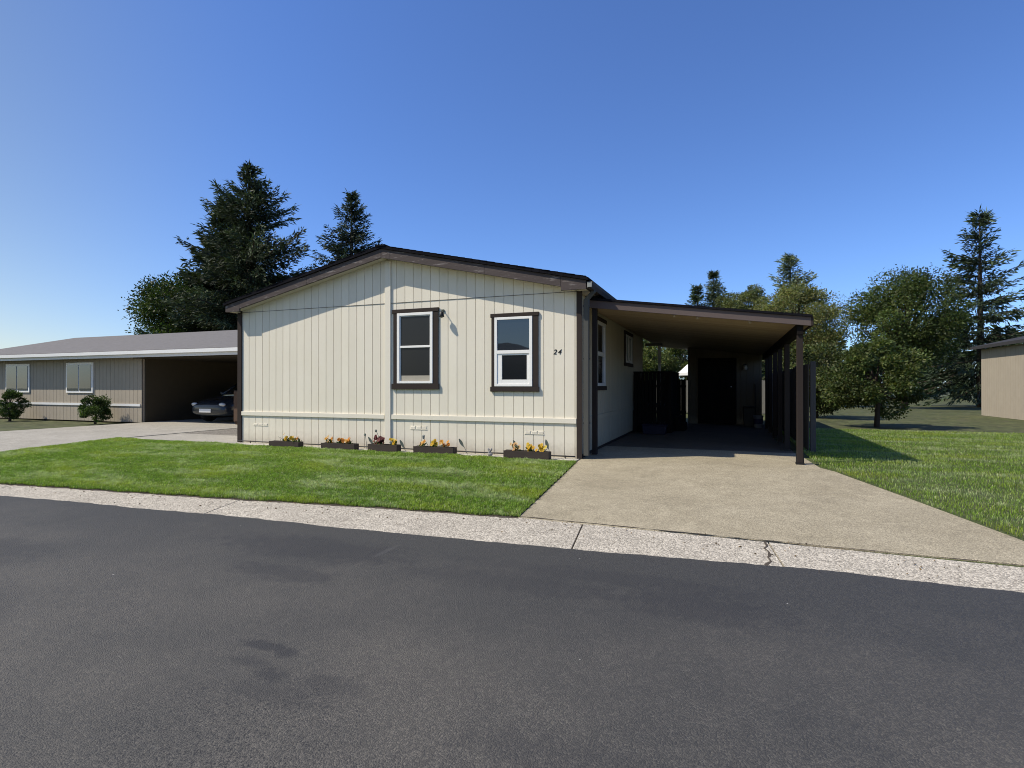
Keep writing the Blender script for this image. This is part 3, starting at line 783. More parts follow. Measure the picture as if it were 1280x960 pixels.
RED = [(.16, .025, .035), (.22, .05, .05), (.12, .03, .03), (.28, .1, .09)]
GREEN = [(.06, .11, .025), (.1, .15, .03), (.05, .08, .02)]
def flower(parent, x, z, n, cols, kind, seed, r=.04):
    gs = [leaf_patch(44, (x, 0, z + .02), (.034, .03, .026), .045, GREEN, 1.2, seed)]
    lf = leaf_obj('plant', gs, 'plant', parent)
    rr = np.random.default_rng(seed + 50)
    for i in range(n):
        c = np.array((x, -.015, z + .085)) + rr.normal(0, 1, 3) * (r, r * .7, r * .85)
        k = 7; a = np.arange(k) / k * 6.283 + rr.random() * 6
        nrm = np.array([rr.normal(-.2, .5), -.8, rr.uniform(.1, .8)]); nrm /= np.linalg.norm(nrm)
        u = np.cross(nrm, (0, 0, 1)); u /= np.linalg.norm(u); v = np.cross(u, nrm)
        R0 = rr.uniform(.032, .048)
        dirs = np.cos(a)[:, None] * u + np.sin(a)[:, None] * v
        nx = np.cos(a + .55)[:, None] * u + np.sin(a + .55)[:, None] * v
        pv = np.cos(a - .55)[:, None] * u + np.sin(a - .55)[:, None] * v
        tip = c + dirs * R0 + nrm * .004
        V = np.stack([np.tile(c, (k, 1)), c + nx * R0 * .75, tip, c + pv * R0 * .75], 1).reshape(-1, 3)
        col = np.array(cols[rr.integers(0, len(cols))]) * rr.uniform(.8, 1.15)
        C = np.tile(col, (len(V), 1)); C[0::4] *= .45
        leaf_obj('flower_head', [(V, C)], 'flower', lf)
planters = [
    ('dark planter box with yellow flowers and thin bare twigs, nearest the left house corner', -6.0, -.40, .74, .10, [(.02, 6, YELLOW, .035), (.2, 6, YELLOW, .04), (.3, 3, ORANGE, .025)]),
    ('dark planter box with three tall orange flower clumps', -4.72, -.33, .79, .10, [(-.24, 11, ORANGE, .045), (.02, 9, ORANGE, .03), (.22, 9, ORANGE, .028)]),
    ('short dark planter box with maroon foliage at the wall centre trim', -3.73, -.27, .66, .11, [(-.16, 22, RED, .05), (-.06, 14, RED, .045), (.22, 8, YELLOW, .04)]),
    ('dark planter box with orange flowers under the screened window', -2.62, -.29, .82, .11, [(-.27, 6, ORANGE, .03), (-.02, 9, YELLOW, .032), (.2, 10, ORANGE, .035)]),
    ('dark planter box with yellow and peach flowers under the right window', -.82, -.30, .82, .11, [(-.2, 8, PEACH, .035), (.04, 11, YELLOW, .036), (.27, 13, YELLOW, .036)]),
]
for i, (lab, x, y, L, H, fl) in enumerate(planters):
    H += .015
    p = thing('planter_box', (x, y, zg(y) + .012), lab, 'planter', 'planter boxes along the front wall', R((2.2, 1.0, -.6, .8, .4)[i]))
    g = MB(); a = L / 2; d = .075; t = .016
    g.box(-a, a, -d, -d + t, 0, H); g.box(-a, a, d - t, d, 0, H); g.box(-a, -a + t, -d + t + .001, d - t - .001, 0, H - .004); g.box(a - t, a, -d + t + .001, d - t - .001, 0, H - .004)
    g.build('box', 'planter', p, .003, local=True)
    g = MB(); n = 14; vs = []; fs = []
    for u in range(n + 1):
        for v in range(4):
            vs.append((-a + t + (L - 2 * t) * u / n, -d + t + (2 * d - 2 * t) * v / 3, H - .03 + .014 * mnoise.noise((u * .9 + i * 7, v * .9, i))))
    for u in range(n):
        for v in range(3): o = u * 4 + v; fs.append((o, o + 4, o + 5, o + 1))
    g.add(vs, fs); g.build('soil', 'soil', p, smooth=True, local=True)
    for k, (fx, n, cols, rr_) in enumerate(fl): flower(p, fx, H - .02, n, cols, 0, i * 10 + k, rr_)
    if i == 0:
        g = MB()
        for q in range(4): g.tube([(-.12 + q * .05, 0, H - .02), (-.16 + q * .045, .01, H + .05), (-.2 + q * .05, .0, H + .09 - .012 * q)], [.004, .003, .002], 5)
        g.build('twig', 'bark', p, local=True)
def stake(base, tip, kind, label):
    x, y, z = base
    s = thing('garden_stake', (x, y, z), label, 'garden stake', 'garden stakes among the planters')
    d = Vector(tip) - Vector(base)
    g = MB(); g.tube([(0, 0, -.03), d * .5 + Vector((.004, 0, 0)), d], .0042, 6); g.build('stem', 'stake', s, local=True)
    g = MB()
    if kind == 'leaf':
        ax = d.normalized(); sd = ax.cross(Vector((0, 1, 0))).normalized(); c = d * .78
        n = 8; vs = []; fs = []
        for i in range(n + 1):
            t = i / n; w_ = .028 * math.sin(math.pi * min(1, t * .95 + .03)) ** .8 + .001
            q = c + ax * (t - .5) * .17
            for e in (-1, 0, 1): vs.append(q + sd * e * w_ + Vector((0, -.008 - .006 * abs(e), 0)))
            if i: o = 3 * (i - 1); fs += [(o, o + 3, o + 4, o + 1), (o + 1, o + 4, o + 5, o + 2)]
        g.add(vs, fs); ob = g.build('leaf_blade', 'stake', s, local=True)
        sm = ob.modifiers.new('Solid', 'SOLIDIFY'); sm.thickness = .003
    elif kind == 'daisy':
        for k in range(9):
            t = k / 9 * 6.283
            g.ball((d.x + .018 * math.cos(t), d.y - .01, d.z + .018 * math.sin(t)), .010, (1, .35, 1), 8, 5)
        g.ball((d.x, d.y - .014, d.z), .014, (1, .6, 1), 8, 5)
        g.build('flower_disc', 'stake', s, smooth=True, local=True)
    else:
        g.lathe([(.012, -.03), (.02, -.02), (.026, .03), (.03, .035), (.012, .05)], tuple(d), 12); g.build('lamp_head', 'stake_pale', s, local=True)
stake((-4.16, -.22, 0), (-4.20, -.22, .30), 'daisy', 'pale disc topped stake right of the second planter box')
stake((-3.97, -.16, 0), (-4.12, -.2, .24), 'leaf', 'leaning leaf shaped stake left of the maroon planter box')
stake((-3.80, -.17, 0), (-3.96, -.2, .38), 'daisy', 'tall leaning daisy stake rising from the maroon planter box')
stake((-3.28, -.2, 0), (-3.38, -.23, .2), 'leaf', 'short dark stake right of the maroon planter box')
stake((-2.74, -.19, 0), (-2.90, -.22, .29), 'lamp', 'pale headed stake behind the planter under the screened window')
stake((-2.00, -.16, 0), (-2.16, -.2, .28), 'leaf', 'slanting stake right of the planter under the screened window')
stake((-.96, -.17, 0), (-1.10, -.2, .29), 'leaf', 'slanting stake behind the planter with peach flowers')
stake((-.42, -.2, 0), (-.50, -.23, .33), 'leaf', 'leaf topped stake nearest the right house corner')
# stone ornament
f = thing('garden_ornament', (-1.52, -.28, .01), 'small grey stone ornament with two upright lobes by the wall foot', 'ornament')
g = MB(); g.ball((0, 0, .035), .045, (1.1, .9, .8)); g.ball((-.012, 0, .075), .03, (1, 1, 1.1)); g.build('body', 'ornament', f, smooth=True, local=True)
for dx, tl in ((-.03, -.35), (.022, .3)):
    g = MB(); g.tube([(dx * .5, 0, .09), (dx, 0, .12), (dx * 1.5, 0, .145)], [.014, .02, .008], 8); g.build('lobe', 'ornament', f, smooth=True, local=True)
# black pipe along the foot of the wall
pp = thing('drip_pipe', (-3.8, -.06, .03), 'thin black drip pipe along the foot of the front wall', 'pipe')
g = MB(); g.tube([(x, -.07 + .012 * mnoise.noise((x * 1.3, 0, 0)), .045 + .012 * mnoise.noise((x * .9, 4, 0))) for x in np.linspace(-7.66, -.03, 60)], .012, 8); g.build('pipe', 'pvc', pp, smooth=True)
for x in (-7.3, -6.75, -5.3, -3.15, -1.6, -.2):
    g = MB(); g.tube([(x, -.075, -.02), (x, -.075, .06)], .008, 6); g.build('peg', 'pvc', pp)

# ------------------------------------------------------------------ fences
def fence(name, p0, p1, h, label, mat='fence', bw=.14, base=0.0):
    p0 = Vector(p0); p1 = Vector(p1); d = (p1 - p0); L = d.length; d.normalize(); nrm = Vector((-d.y, d.x, 0))
    t = thing(name, (p0.x, p0.y, base), label, 'fence')
    g = MB(); k = 0; s = 0
    while s < L - bw:
        j = random.uniform(-.012, .012); a = p0 + d * s; b_ = p0 + d * (s + bw - .007); o = nrm * random.uniform(.0, .004)
        hh = h + j
        q = [a + o, b_ + o, b_ + o + nrm * .018, a + o + nrm * .018]
        g.add([(v.x, v.y, base + .03) for v in q] + [(v.x, v.y, base + hh) for v in q], [(0, 1, 2, 3), (4, 5, 6, 7), (0, 1, 5, 4), (1, 2, 6, 5), (2, 3, 7, 6), (3, 0, 4, 7)]); s += bw
    g.build('board_panel', mat, t)
    s = 0
    while s < L:
        a = p0 + d * s - nrm * .06; g = MB(); g.box(a.x - .045, a.x + .045, a.y - .045, a.y + .045, base, base + h + .05); g.build('post', mat, t, .004); s += 2.4
    return t
fence('board_fence', (3.82, 2.5, 0), (3.82, 14.5, 0), 1.66, 'weathered grey board fence beyond the carport posts')
fence('board_fence', (-3, 17.5, 0), (4.0, 17.5, 0), 1.5, 'pale grey board fence seen past the gate', 'lattice')
u = thing('patio_umbrella', (1.35, 15.9, 0), 'white patio umbrella seen between the gate and the shed', 'umbrella')
g = MB(); g.tube([(1.35, 15.9, 0), (1.35, 15.9, 2.75)], .025, 8); g.build('pole', 'white', u)
g = MB(); n = 8; apex = (1.35, 15.9, 2.72)
vs = [apex] + [(1.35 + 1.0 * math.cos(k / n * 6.283 + .4), 15.9 + 1.0 * math.sin(k / n * 6.283 + .4), 1.82) for k in range(n)] + [(1.35 + 1.0 * math.cos(k / n * 6.283 + .4), 15.9 + 1.0 * math.sin(k / n * 6.283 + .4), 1.7) for k in range(n)]
g.add(vs, [(0, 1 + k, 1 + (k + 1) % n) for k in range(n)] + [(1 + k, 9 + k, 9 + (k + 1) % n, 1 + (k + 1) % n) for k in range(n)]); g.build('canopy', 'white', u)

# ------------------------------------------------------------------ neighbour on the left
nh = thing('neighbour_house', (-17, 7, 0), 'grey roofed neighbouring house with white gutter and open carport at the left edge', 'house')
g = MB(); y0, yr, y1 = 3.35, 8.0, 12.6
g.prism([(y0, 2.36), (yr, 3.5), (y1, 2.36), (y1, 2.44), (yr, 3.58), (y0, 2.44)], -27, -11.0, lambda u, v, w: (w, u, v)); g.build('roof', 'greyroof', nh)
g = MB(); g.box(-27, -10.98, y0 - .03, y0 + .0, 2.2, 2.4); g.box(-27, -10.98, y0 - .12, y0 - .035, 2.30, 2.41); g.build('fascia', 'white', nh, .005)
g = MB(); g.prism([(y0, 2.2), (yr, 3.34), (y1, 2.2), (y1, 2.34), (yr, 3.48), (y0, 2.34)], -10.995, -10.97, lambda u, v, w: (w, u, v)); g.build('fascia', 'white', nh)
groove_wall(lambda t, d, z: (t, 3.8 - d, z), -26.5, -16.3, 0, lambda t: 2.35, -26.3, .2).build('wall', 'tanwall', nh)
g = MB(); g.box(-26.5, -16.3, 3.85, 12.2, 0, 2.3); g.build('wall', 'tanwall', nh)
g = MB(); g.box(-26.5, -16.35, 3.77, 3.795, .55, .63); g.build('belly_band', 'white', nh)
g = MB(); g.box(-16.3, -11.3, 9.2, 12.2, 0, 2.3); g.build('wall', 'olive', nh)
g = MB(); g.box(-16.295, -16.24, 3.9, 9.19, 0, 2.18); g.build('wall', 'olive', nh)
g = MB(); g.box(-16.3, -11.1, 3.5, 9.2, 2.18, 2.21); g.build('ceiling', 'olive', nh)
for (x, y) in ((-11.25, 3.6), (-11.25, 7.5)):
    g = MB(); g.box(x - .05, x + .05, y - .05, y + .05, 0, 2.18); g.build('post', 'lattice', nh, .004)
for x in (-24, -20.3):
    g = MB(); g.box(x, x + 1.5, 3.76, 3.797, 1.0, 2.1); w = g.build('window', 'vinyl', nh, .004)
    g = MB(); g.box(x + .08, x + .72, 3.745, 3.758, 1.08, 2.02); g.build('pane', 'glass', w)
    g = MB(); g.box(x + .78, x + 1.42, 3.745, 3.758, 1.08, 2.02); g.build('pane', 'glass', w)
lt = thing('lattice_panel', (-12.5, 8.3, 0), 'diagonal wooden lattice panel inside the neighbouring carport', 'lattice')
g = MB()
for s in (-1, 1):
    for i in range(-16, 40):
        a = i * .11; x0, x1 = -15.5, -11.6
        xa = x0 + a; xb = xa + s * 1.15
        if min(xa, xb) < x0 or max(xa, xb) > x1: continue
        yy = 8.3 + .012 * s
        v = [(xa - .016, yy, .3), (xa + .016, yy, .3), (xb + .016, yy, 1.45), (xb - .016, yy, 1.45)]
        g.add(v + [(p, q - .008, r) for p, q, r in v], [(0, 1, 2, 3), (4, 5, 6, 7), (0, 1, 5, 4), (1, 2, 6, 5), (2, 3, 7, 6), (3, 0, 4, 7)])
g.build('strips', 'lattice', lt)
g = MB(); g.box(-15.6, -11.5, 8.26, 8.34, 1.45, 1.53); g.box(-15.6, -11.5, 8.26, 8.34, .22, .3); g.box(-11.6, -11.5, 8.26, 8.34, .0, .219); g.box(-15.6, -15.5, 8.26, 8.34, .0, .219); g.build('frame', 'lattice', lt)
cbx = thing('cabinet', (-12.15, 4.3, 0), 'narrow brown wooden cabinet beside the parked car', 'cabinet')
g = MB(); g.box(-12.42, -11.87, 4.1, 4.6, .08, 1.1); g.box(-12.39, -11.9, 4.13, 4.57, 0, .08); g.build('body', 'cabinet', cbx, .006)
for a in (-12.405, -12.14):
    g = MB(); g.box(a, a + .255, 4.078, 4.098, .12, 1.06); d_ = g.build('door', 'cabinet', cbx, .004)
    g = MB(); g.tube([(a + .2 if a < -12.2 else a + .05, 4.06, .6), (a + .2 if a < -12.2 else a + .05, 4.06, .75)], .008, 6); g.build('handle', 'metal', d_)
# parked car, nose to the street
car = thing('parked_car', (-13.75, 6.4, .012), 'dark parked car nose outward in the neighbouring carport', 'car')
def loft(secs, n_half):
    g = MB(); vs = []; fs = []; n = len(secs[0])
    for s in secs: vs += s
    for i in range(len(secs) - 1):
        for k in range(n - 1): o = i * n + k; fs.append((o, o + 1, o + n + 1, o + n))
        fs.append((i * n + n - 1, i * n, i * n + n, i * n + 2 * n - 1))
    fs += [tuple(range(n)), tuple(range(len(vs) - 1, len(vs) - n - 1, -1))]
    return g.add(vs, fs)
def sec(y, hw, z0, z1, cr=.1):
    return [(-hw, y, z0 + cr), (-hw * 1.02, y, (z0 + z1) / 2), (-hw * .97, y, z1 - cr), (-hw * .85, y, z1), (0, y, z1 + .02), (hw * .85, y, z1), (hw * .97, y, z1 - cr), (hw * 1.02, y, (z0 + z1) / 2), (hw, y, z0 + cr), (hw * .85, y, z0), (-hw * .85, y, z0)]
g = loft([sec(-2.25, .62, .32, .58), sec(-2.12, .8, .22, .70), sec(-1.6, .88, .2, .82), sec(-.9, .9, .2, .93), (sec(.6, .91, .2, .95)), sec(1.6, .9, .2, .96), sec(2.1, .84, .24, .92), sec(2.25, .7, .34, .8)], 0)
ob = g.build('body', 'car', car, smooth=True, local=True); sm = ob.modifiers.new('Sub', 'SUBSURF'); sm.levels = sm.render_levels = 2
def cab(y, hw, z0, z1): return [(-hw, y, z0), (-hw * .86, y, z1), (0, y, z1 + .025), (hw * .86, y, z1), (hw, y, z0)]
g = loft([cab(-.95, .74, .9, .92), cab(-.2, .76, .92, 1.38), cab(.3, .77, .92, 1.44), cab(1.1, .76, .92, 1.4), cab(1.75, .7, .92, .97)], 0)
g.build('cabin', 'carglass', car, smooth=False, local=True)
g = MB()
for sx in (-1, 1):
    for a, b_ in (((-.95, .93), (-.2, 1.385)), ((1.1, 1.405), (1.75, .97))):
        g.tube([(sx * .75, a[0], a[1]), (sx * .665, b_[0], b_[1])], .035, 6)
    g.tube([(sx * .668, -.2, 1.39), (sx * .672, .3, 1.45), (sx * .665, 1.1, 1.41)], .035, 6)
g.build('roof_frame', 'car', car, smooth=True, local=True)
g = loft([cab(-.18, .77 * .95, 1.36, 1.395), cab(.3, .78 * .95, 1.4, 1.455), cab(1.08, .77 * .95, 1.36, 1.415)], 0); g.build('roof', 'car', car, smooth=True, local=True)
for sx in (-1, 1):
    for y in (-1.4, 1.4):
        g = MB(); g.lathe([(.2, -.1), (.3, -.1), (.325, -.06), (.325, .06), (.3, .1), (.2, .1)], n=24); g.v = [(sx * .82 + c, y + a, .325 + b_) for a, b_, c in g.v]; w = g.build('wheel', 'tyre', car, smooth=True, local=True)
        g = MB(); g.lathe([(.2, -.085), (.2, .085), (.06, .09)], n=16); g.v = [(sx * .83 + c * sx, y + a, .325 + b_) for a, b_, c in g.v]; g.build('rim', 'rim', w, local=True)
    g = MB(); g.ball((sx * .62, -2.13, .62), .12, (1.3, .5, .6)); g.build('headlight', 'lamp', car, smooth=True, local=True)
    g = MB(); g.ball((sx * .98, -.75, .98), .09, (1, .6, .7)); g.build('mirror', 'car', car, smooth=True, local=True)
g = MB(); g.box(-.26, .26, -2.265, -2.235, .36, .48); g.build('number_plate', 'white', car, .004, local=True)

# single-wide home beyond the right-hand lawn
rh = thing('neighbour_house', (17, 12, 0), 'pale grey neighbouring home with low dark roof beyond the right lawn', 'house')
groove_wall(lambda t, d, z: (t, 9.0 - d, z), 12.5, 18.5, 0, lambda t: 3.5 - .24 * abs(t - 15.5), 12.7, .2).build('wall', 'tanwall', rh)
groove_wall(lambda t, d, z: (12.5 - d, t, z), 9.0, 20, 0, lambda t: 2.8, 9.2, .2).build('wall', 'tanwall', rh)
g = MB(); g.box(18.45, 18.5, 9.05, 20, 0, 2.8); g.box(12.55, 18.5, 19.95, 20, 0, 2.8); g.build('wall', 'tanwall', rh)
g = MB(); g.prism([(12.2, 2.8), (15.5, 3.58), (18.8, 2.8), (18.8, 2.92), (15.5, 3.7), (12.2, 2.92)], 8.65, 20.3, lambda u, v, w: (u, w, v)); g.build('roof', 'darkroof', rh)
g = MB(); g.prism([(12.18, 2.72), (15.5, 3.5), (18.82, 2.72), (18.82, 2.9), (15.5, 3.68), (12.18, 2.9)], 8.6, 8.645, lambda u, v, w: (u, w, v)); g.build('fascia', 'white', rh)
for x in (13.4, 16.2):
    g = MB(); g.box(x, x + 1.3, 8.95, 8.99, 1.05, 2.15); w = g.build('window', 'vinyl', rh, .004)
    for a in (.07, .68):
        g = MB(); g.box(x + a, x + a + .55, 8.935, 8.948, 1.12, 2.08); g.build('pane', 'glass', w)
# low house across the street (mirrored in the right front window)
ah = thing('street_house', (-11, -23, -.1), 'low dark roofed house across the street, mirrored in the right window', 'house')
g = MB(); g.box(-15.5, -6, -27, -20.5, -.15, 2.6); g.build('wall', 'tanwall', ah)
g = MB(); g.add([(-16, -27.5, 2.6), (-5.5, -27.5, 2.6), (-5.5, -20, 2.6), (-16, -20, 2.6), (-13.6, -23.7, 4.0), (-10.6, -23.7, 4.0)], [(0, 1, 5, 4), (1, 2, 5), (2, 3, 4, 5), (3, 0, 4), (0, 3, 2, 1)]); g.build('roof', 'darkroof', ah)

# ------------------------------------------------------------------ trees
def emit(P, D, size, width, cols, r):
    """leaf-sized quads: positions P, directions D"""
    n = len(P)
    D = D / np.linalg.norm(D, axis=1)[:, None]
    q = np.cross(D, r.normal(0, 1, (n, 3))); q /= np.linalg.norm(q, axis=1)[:, None] + 1e-9
    s = (size * r.uniform(.6, 1.35, n))[:, None]; w = (width * r.uniform(.7, 1.3, n))[:, None]
    V = np.stack([P, P + D * s * .45 + q * w, P + D * s, P + D * s * .45 - q * w], 1)
    return V.reshape(-1, 3), np.repeat(cols, 4, 0)
def conifer(loc, h, rad, label, seed, base=.1, levels=38, per=7, dens=1.0, col=(.022, .036, .016), droop=.35, gap=.0, lop=None, tip_len=.42, power=.8, group='conifers and trees beyond the houses'):
    r = np.random.default_rng(seed); rd = random.Random(seed)
    t = thing('conifer_tree', loc, label, 'tree', group)
    g = MB(); lean = rd.uniform(-.15, .15)
    g.tube([(0, 0, -.3), (lean * .3, 0, h * .3), (lean * .6, 0, h * .7), (lean, 0, h * .99)], [h * .02, h * .016, h * .008, .015], 8)
    br = []
    P = []; D = []; K = []
    for l in range(levels):
        f = (l + rd.random() * .8) / levels
        z = h * (base + (1 - base) * f)
        L0 = rad * ((1 - f) ** power) * 1.0 + .12
        for b in range(per):
            if rd.random() < gap: continue
            az = rd.random() * 6.283
            L = L0 * rd.uniform(.6, 1.15)
            if lop: L *= lop(az, f)
            up = .55 * f - droop * (1 - f) + rd.uniform(-.15, .15)
            d0 = np.array([math.cos(az), math.sin(az), up]); 
            n = max(3, int(L / .16 * dens))
            s = np.linspace(.12, 1, n)
            pts = np.array([lean * f, 0, z]) + s[:, None] * d0 * L
            pts[:, 2] += -.22 * L * s ** 2 * (1 - f) + .18 * L * s ** 3
            if L > .5 and rd.random() < .5: br.append((Vector((lean * f, 0, z)), [Vector(p) for p in pts[::max(1, n // 3)]], .012 + .012 * L))
            shade = .6 + .75 * rd.random()
            for p, si in zip(pts, s):
                k = max(6, int(20 * dens * (1.15 - .5 * si)))
                side = np.array([-math.sin(az), math.cos(az), 0])
                wid = (.34 * L * (1 - si) + .10)
                off = r.normal(0, .5, k)[:, None] * side * wid + r.normal(0, .06, (k, 3))
                pp_ = p + off; pp_[:, 2] -= np.abs(off @ side) * .2
                dd = d0 * .9 + off / (wid + .05) * .55 + r.normal(0, .35, (k, 3)); dd[:, 2] -= .25
                P.append(pp_); D.append(dd)
                cc = np.array(col) * shade * r.uniform(.5, 1.6, (k, 1)) * (.6 + .8 * si)  # crown shading painted into the colour: darker inside, brighter at the tips
                cc[:, 1] *= r.uniform(.95, 1.12, k)
                K.append(cc)
    P = np.concatenate(P); D = np.concatenate(D); K = np.concatenate(K)
    V, C = emit(P, D, tip_len * r.uniform(.55, 1.1, len(P)), tip_len * .10, K, r)
    for o, pts, rr_ in br: g.tube([o] + pts, [rr_] + [rr_ * .6] * len(pts), 4, cap=False) if len(pts) > 1 else None
    g.build('trunk', 'bark', t, smooth=True, local=True)
    npmesh('crown', V, 4, np.arange(len(V)), C, 'needle', t)
    return t
def broadleaf(loc, h, rad, label, seed, col=(.07, .1, .025), clumps=26, leaves=650, size=.2, trunk=.25, squash=1.0, name='broadleaf_tree', cat='tree', group='conifers and trees beyond the houses', low=.3):
    r = np.random.default_rng(seed); rd = random.Random(seed)
    t = thing(name, loc, label, cat, group)
    g = MB(); g.tube([(0, 0, -.2), (.05, 0, h * .3), (0, .05, h * .6)], [h * .02 + .03, h * .016 + .02, h * .008 + .01], 8)
    P = []; D = []; K = []
    cz = h * (1 + low) / 2; hz = h * (1 - low) / 2
    for c in range(clumps):
        u = rd.uniform(-1, 1); a = rd.random() * 6.283; q = rd.uniform(.25, 1) ** .5
        s = math.sqrt(1 - u * u) * q
        ctr = np.array([math.cos(a) * s * rad * .8, math.sin(a) * s * rad * .8, cz + u * hz * .8])
        cr = rad * rd.uniform(.14, .36)
        g.tube([(0, 0, h * .28 + .2 * h * rd.random()), tuple(ctr * np.array([.5, .5, .85])), tuple(ctr)], [h * .008 + .008, h * .005 + .004, .006], 5, cap=False)
        d = r.normal(0, 1, (leaves, 3)); d /= np.linalg.norm(d, axis=1)[:, None]
        rr_ = cr * (r.uniform(.2, 1.0, leaves) ** .5 + np.abs(r.normal(0, .18, leaves)))
        p = ctr + d * rr_[:, None] * np.array([1, 1, .75])
        P.append(p); dd = d + r.normal(0, .7, (leaves, 3)); dd[:, 2] -= .2; D.append(dd)
        K.append(np.array(col) * rd.uniform(.6, 1.4) * r.uniform(.55, 1.4, (leaves, 1)) * np.array([r.uniform(.8, 1.25, leaves), np.ones(leaves), r.uniform(.7, 1.2, leaves)]).T)
    P = np.concatenate(P); D = np.concatenate(D); K = np.concatenate(K)
    k = P[:, 2] > .05; sz = size * r.uniform(.5, 1.2, len(P)); V, C = emit(P[k], D[k], sz[k], size * .26, K[k], r)
    g.build('trunk', 'bark', t, smooth=True, local=True)
    npmesh('crown', V, 4, np.arange(len(V)), C, 'leaf', t)
    return t
CG = (.04, .052, .026)
def lop1(az, f):
    right = math.cos(az - .3)
    k = 1.0
    if .58 < f < .68: k *= .55
    if .42 < f < .57 and right > .5: k *= 1.35
    if .3 < f < .4 and right > .3: k *= 1.2
    if .68 < f < .8: k *= 1.25
    return k
conifer((-23.35, 15.06, 0), 13.9, 5.6, 'tall dark broad conifer behind the neighbouring house, its top highest in view', 3, .16, 42, 8, .95, CG, .25, .2, lop1, .34, .88)
conifer((-24.2, 25.4, 0), 15.9, 5.2, 'slim dark spruce rising behind the left roof slope', 5, .15, 40, 7, .85, (.038, .052, .034), .5, .16, None, .36, .9)
conifer((1.45, 38.7, 0), 10.5, 2.9, 'narrow dark conifer, taller of the pair above the carport roof', 8, .1, 30, 7, .9, (.07, .09, .05), .2, .25, None, .34, .9)
conifer((.15, 38.3, 0), 9.4, 2.1, 'narrow dark conifer, shorter of the pair above the carport roof', 9, .1, 26, 7, .9, (.062, .083, .047), .2, .2, None, .34, .9)
broadleaf((2.6, 33.8, 0), 8.1, 2.0, 'round olive tree just right of the paired conifers', 21, (.12, .14, .05), 46, 546, 0.144)
broadleaf((4.2, 34.3, 0), 8.8, 1.5, 'upright loose green tree in the middle of the group above the carport', 22, (.13, .155, .065), 34, 420, 0.144)
conifer((6.9, 37.6, 0), 11.2, 4.8, 'tall feathery conifer with sparse top at the right', 12, .12, 30, 7, .8, (.13, .155, .09), .05, .25, None, .36, .95)
broadleaf((6.3, 28.5, 0), 7.4, 2.9, 'broad pale green tree in front of the feathery conifer', 23, (.19, .205, .075), 54, 630, 0.13)
broadleaf((11.5, 27, 0), 7.5, 3.2, 'wide dark green tree beyond the fence at far right', 24, (.07, .1, .03), 60, 693, 0.144)
conifer((17, 33, 0), 12, 4.2, 'pointed dark conifer farthest right', 13, .1, 34, 7, .7, (.04, .058, .03), .3, .25, None, .38, .9)
broadleaf((21, 24, 0), 8, 3.4, 'tall rounded green tree at the far right edge', 25, (.075, .11, .03), 56, 693, 0.144)
# growth seen through the carport
broadleaf((-1.6, 19.6, 0), 4.2, 1.9, 'sunlit leafy bush behind the porch', 31, (.09, .115, .03), 34, 882, 0.115, name='leafy_bush', cat='bush', group='bushes behind the home', low=.08)
broadleaf((.6, 20.3, 0), 4.0, 1.8, 'sunlit leafy bush behind the gate and umbrella', 32, (.1, .125, .03), 34, 882, 0.115, name='leafy_bush', cat='bush', group='bushes behind the home', low=.08)
broadleaf((5.6, 15.2, 0), 3.1, 1.5, 'olive bush beyond the grey fence by the carport posts', 33, (.085, .105, .035), 28, 882, 0.108, name='leafy_bush', cat='bush', group='bushes behind the home', low=.08)
broadleaf((6.6, 10.4, 0), 2.7, 1.4, 'olive bush over the grey fence just right of the front post', 34, (.075, .1, .03), 28, 882, 0.101, name='leafy_bush', cat='bush', group='bushes behind the home', low=.08)
# left beyond the neighbour
broadleaf((-31, 17, 0), 9.0, 4.0, 'large rounded green tree far left behind the neighbouring house', 41, (.045, .075, .02), 44, 840, 0.187)
conifer((-36, 26, 0), 15, 4.2, 'broad dark conifer at the far left', 14, .12, 38, 7, .8, CG, .3, .1, None, .5)
conifer((-28.2, 17.5, 0), 13.2, 3.6, 'dark conifer standing left of the tallest one', 15, .14, 38, 7, .85, CG, .3, .1, None, .5)
broadleaf((-13.2, 16.5, 0), 4.6, 2.2, 'dark leafy tree between the two houses', 42, (.03, .048, .016), 36, 840, 0.13)
broadleaf((-16.5, 19, 0), 6.5, 2.8, 'dark leafy tree behind the grey neighbouring roof', 43, (.03, .05, .017), 40, 840, 0.144)
for k, (x, y, h_, sd) in enumerate(((-17.6, 3.1, .9, 61), (-22.2, 3.0, 1.1, 62), (-25.2, 3.0, .8, 63), (13.0, 8.2, .9, 64), (15.4, 8.2, .7, 65))):
    broadleaf((x, y, 0), h_, .55, ['small round green shrub by the neighbouring carport', 'taller green shrub between the neighbouring windows', 'low green shrub at the far left window', 'green shrub at the left corner of the right-hand home', 'low shrub between the windows of the right-hand home'][k], sd, (.06, .1, .025), 22, 420, .06, name='shrub', cat='shrub', group='shrubs by the neighbouring homes', low=.02)
# fallen leaves and crumbs of bark along the kerb and lawn edge
rr = np.random.default_rng(5); n = 260
lx_ = rr.uniform(-7, 4.5, n); ly_ = np.array([cb(a) for a in lx_]) - np.abs(rr.normal(0, .28, n)) + .05
tl = np.clip((np.array([cb(a) for a in lx_]) - ly_) / np.array([cb(a) - cf(a) for a in lx_]), 0, 1)
lz_ = np.where(tl < .97, -.128 - .046 * tl, ROADZ) + .008
V, C = emit(np.stack([lx_, ly_, lz_], 1), np.stack([rr.normal(0, 1, n), rr.normal(0, 1, n), rr.normal(.05, .1, n)], 1), .022, .007, np.array((.16, .11, .06)) * rr.uniform(.4, 1.8, (n, 1)), rr)
tag(npmesh('leaf_litter', V, 4, np.arange(len(V)), C, 'plant'), 'dry leaf crumbs scattered along the kerb', 'litter', kind='stuff')
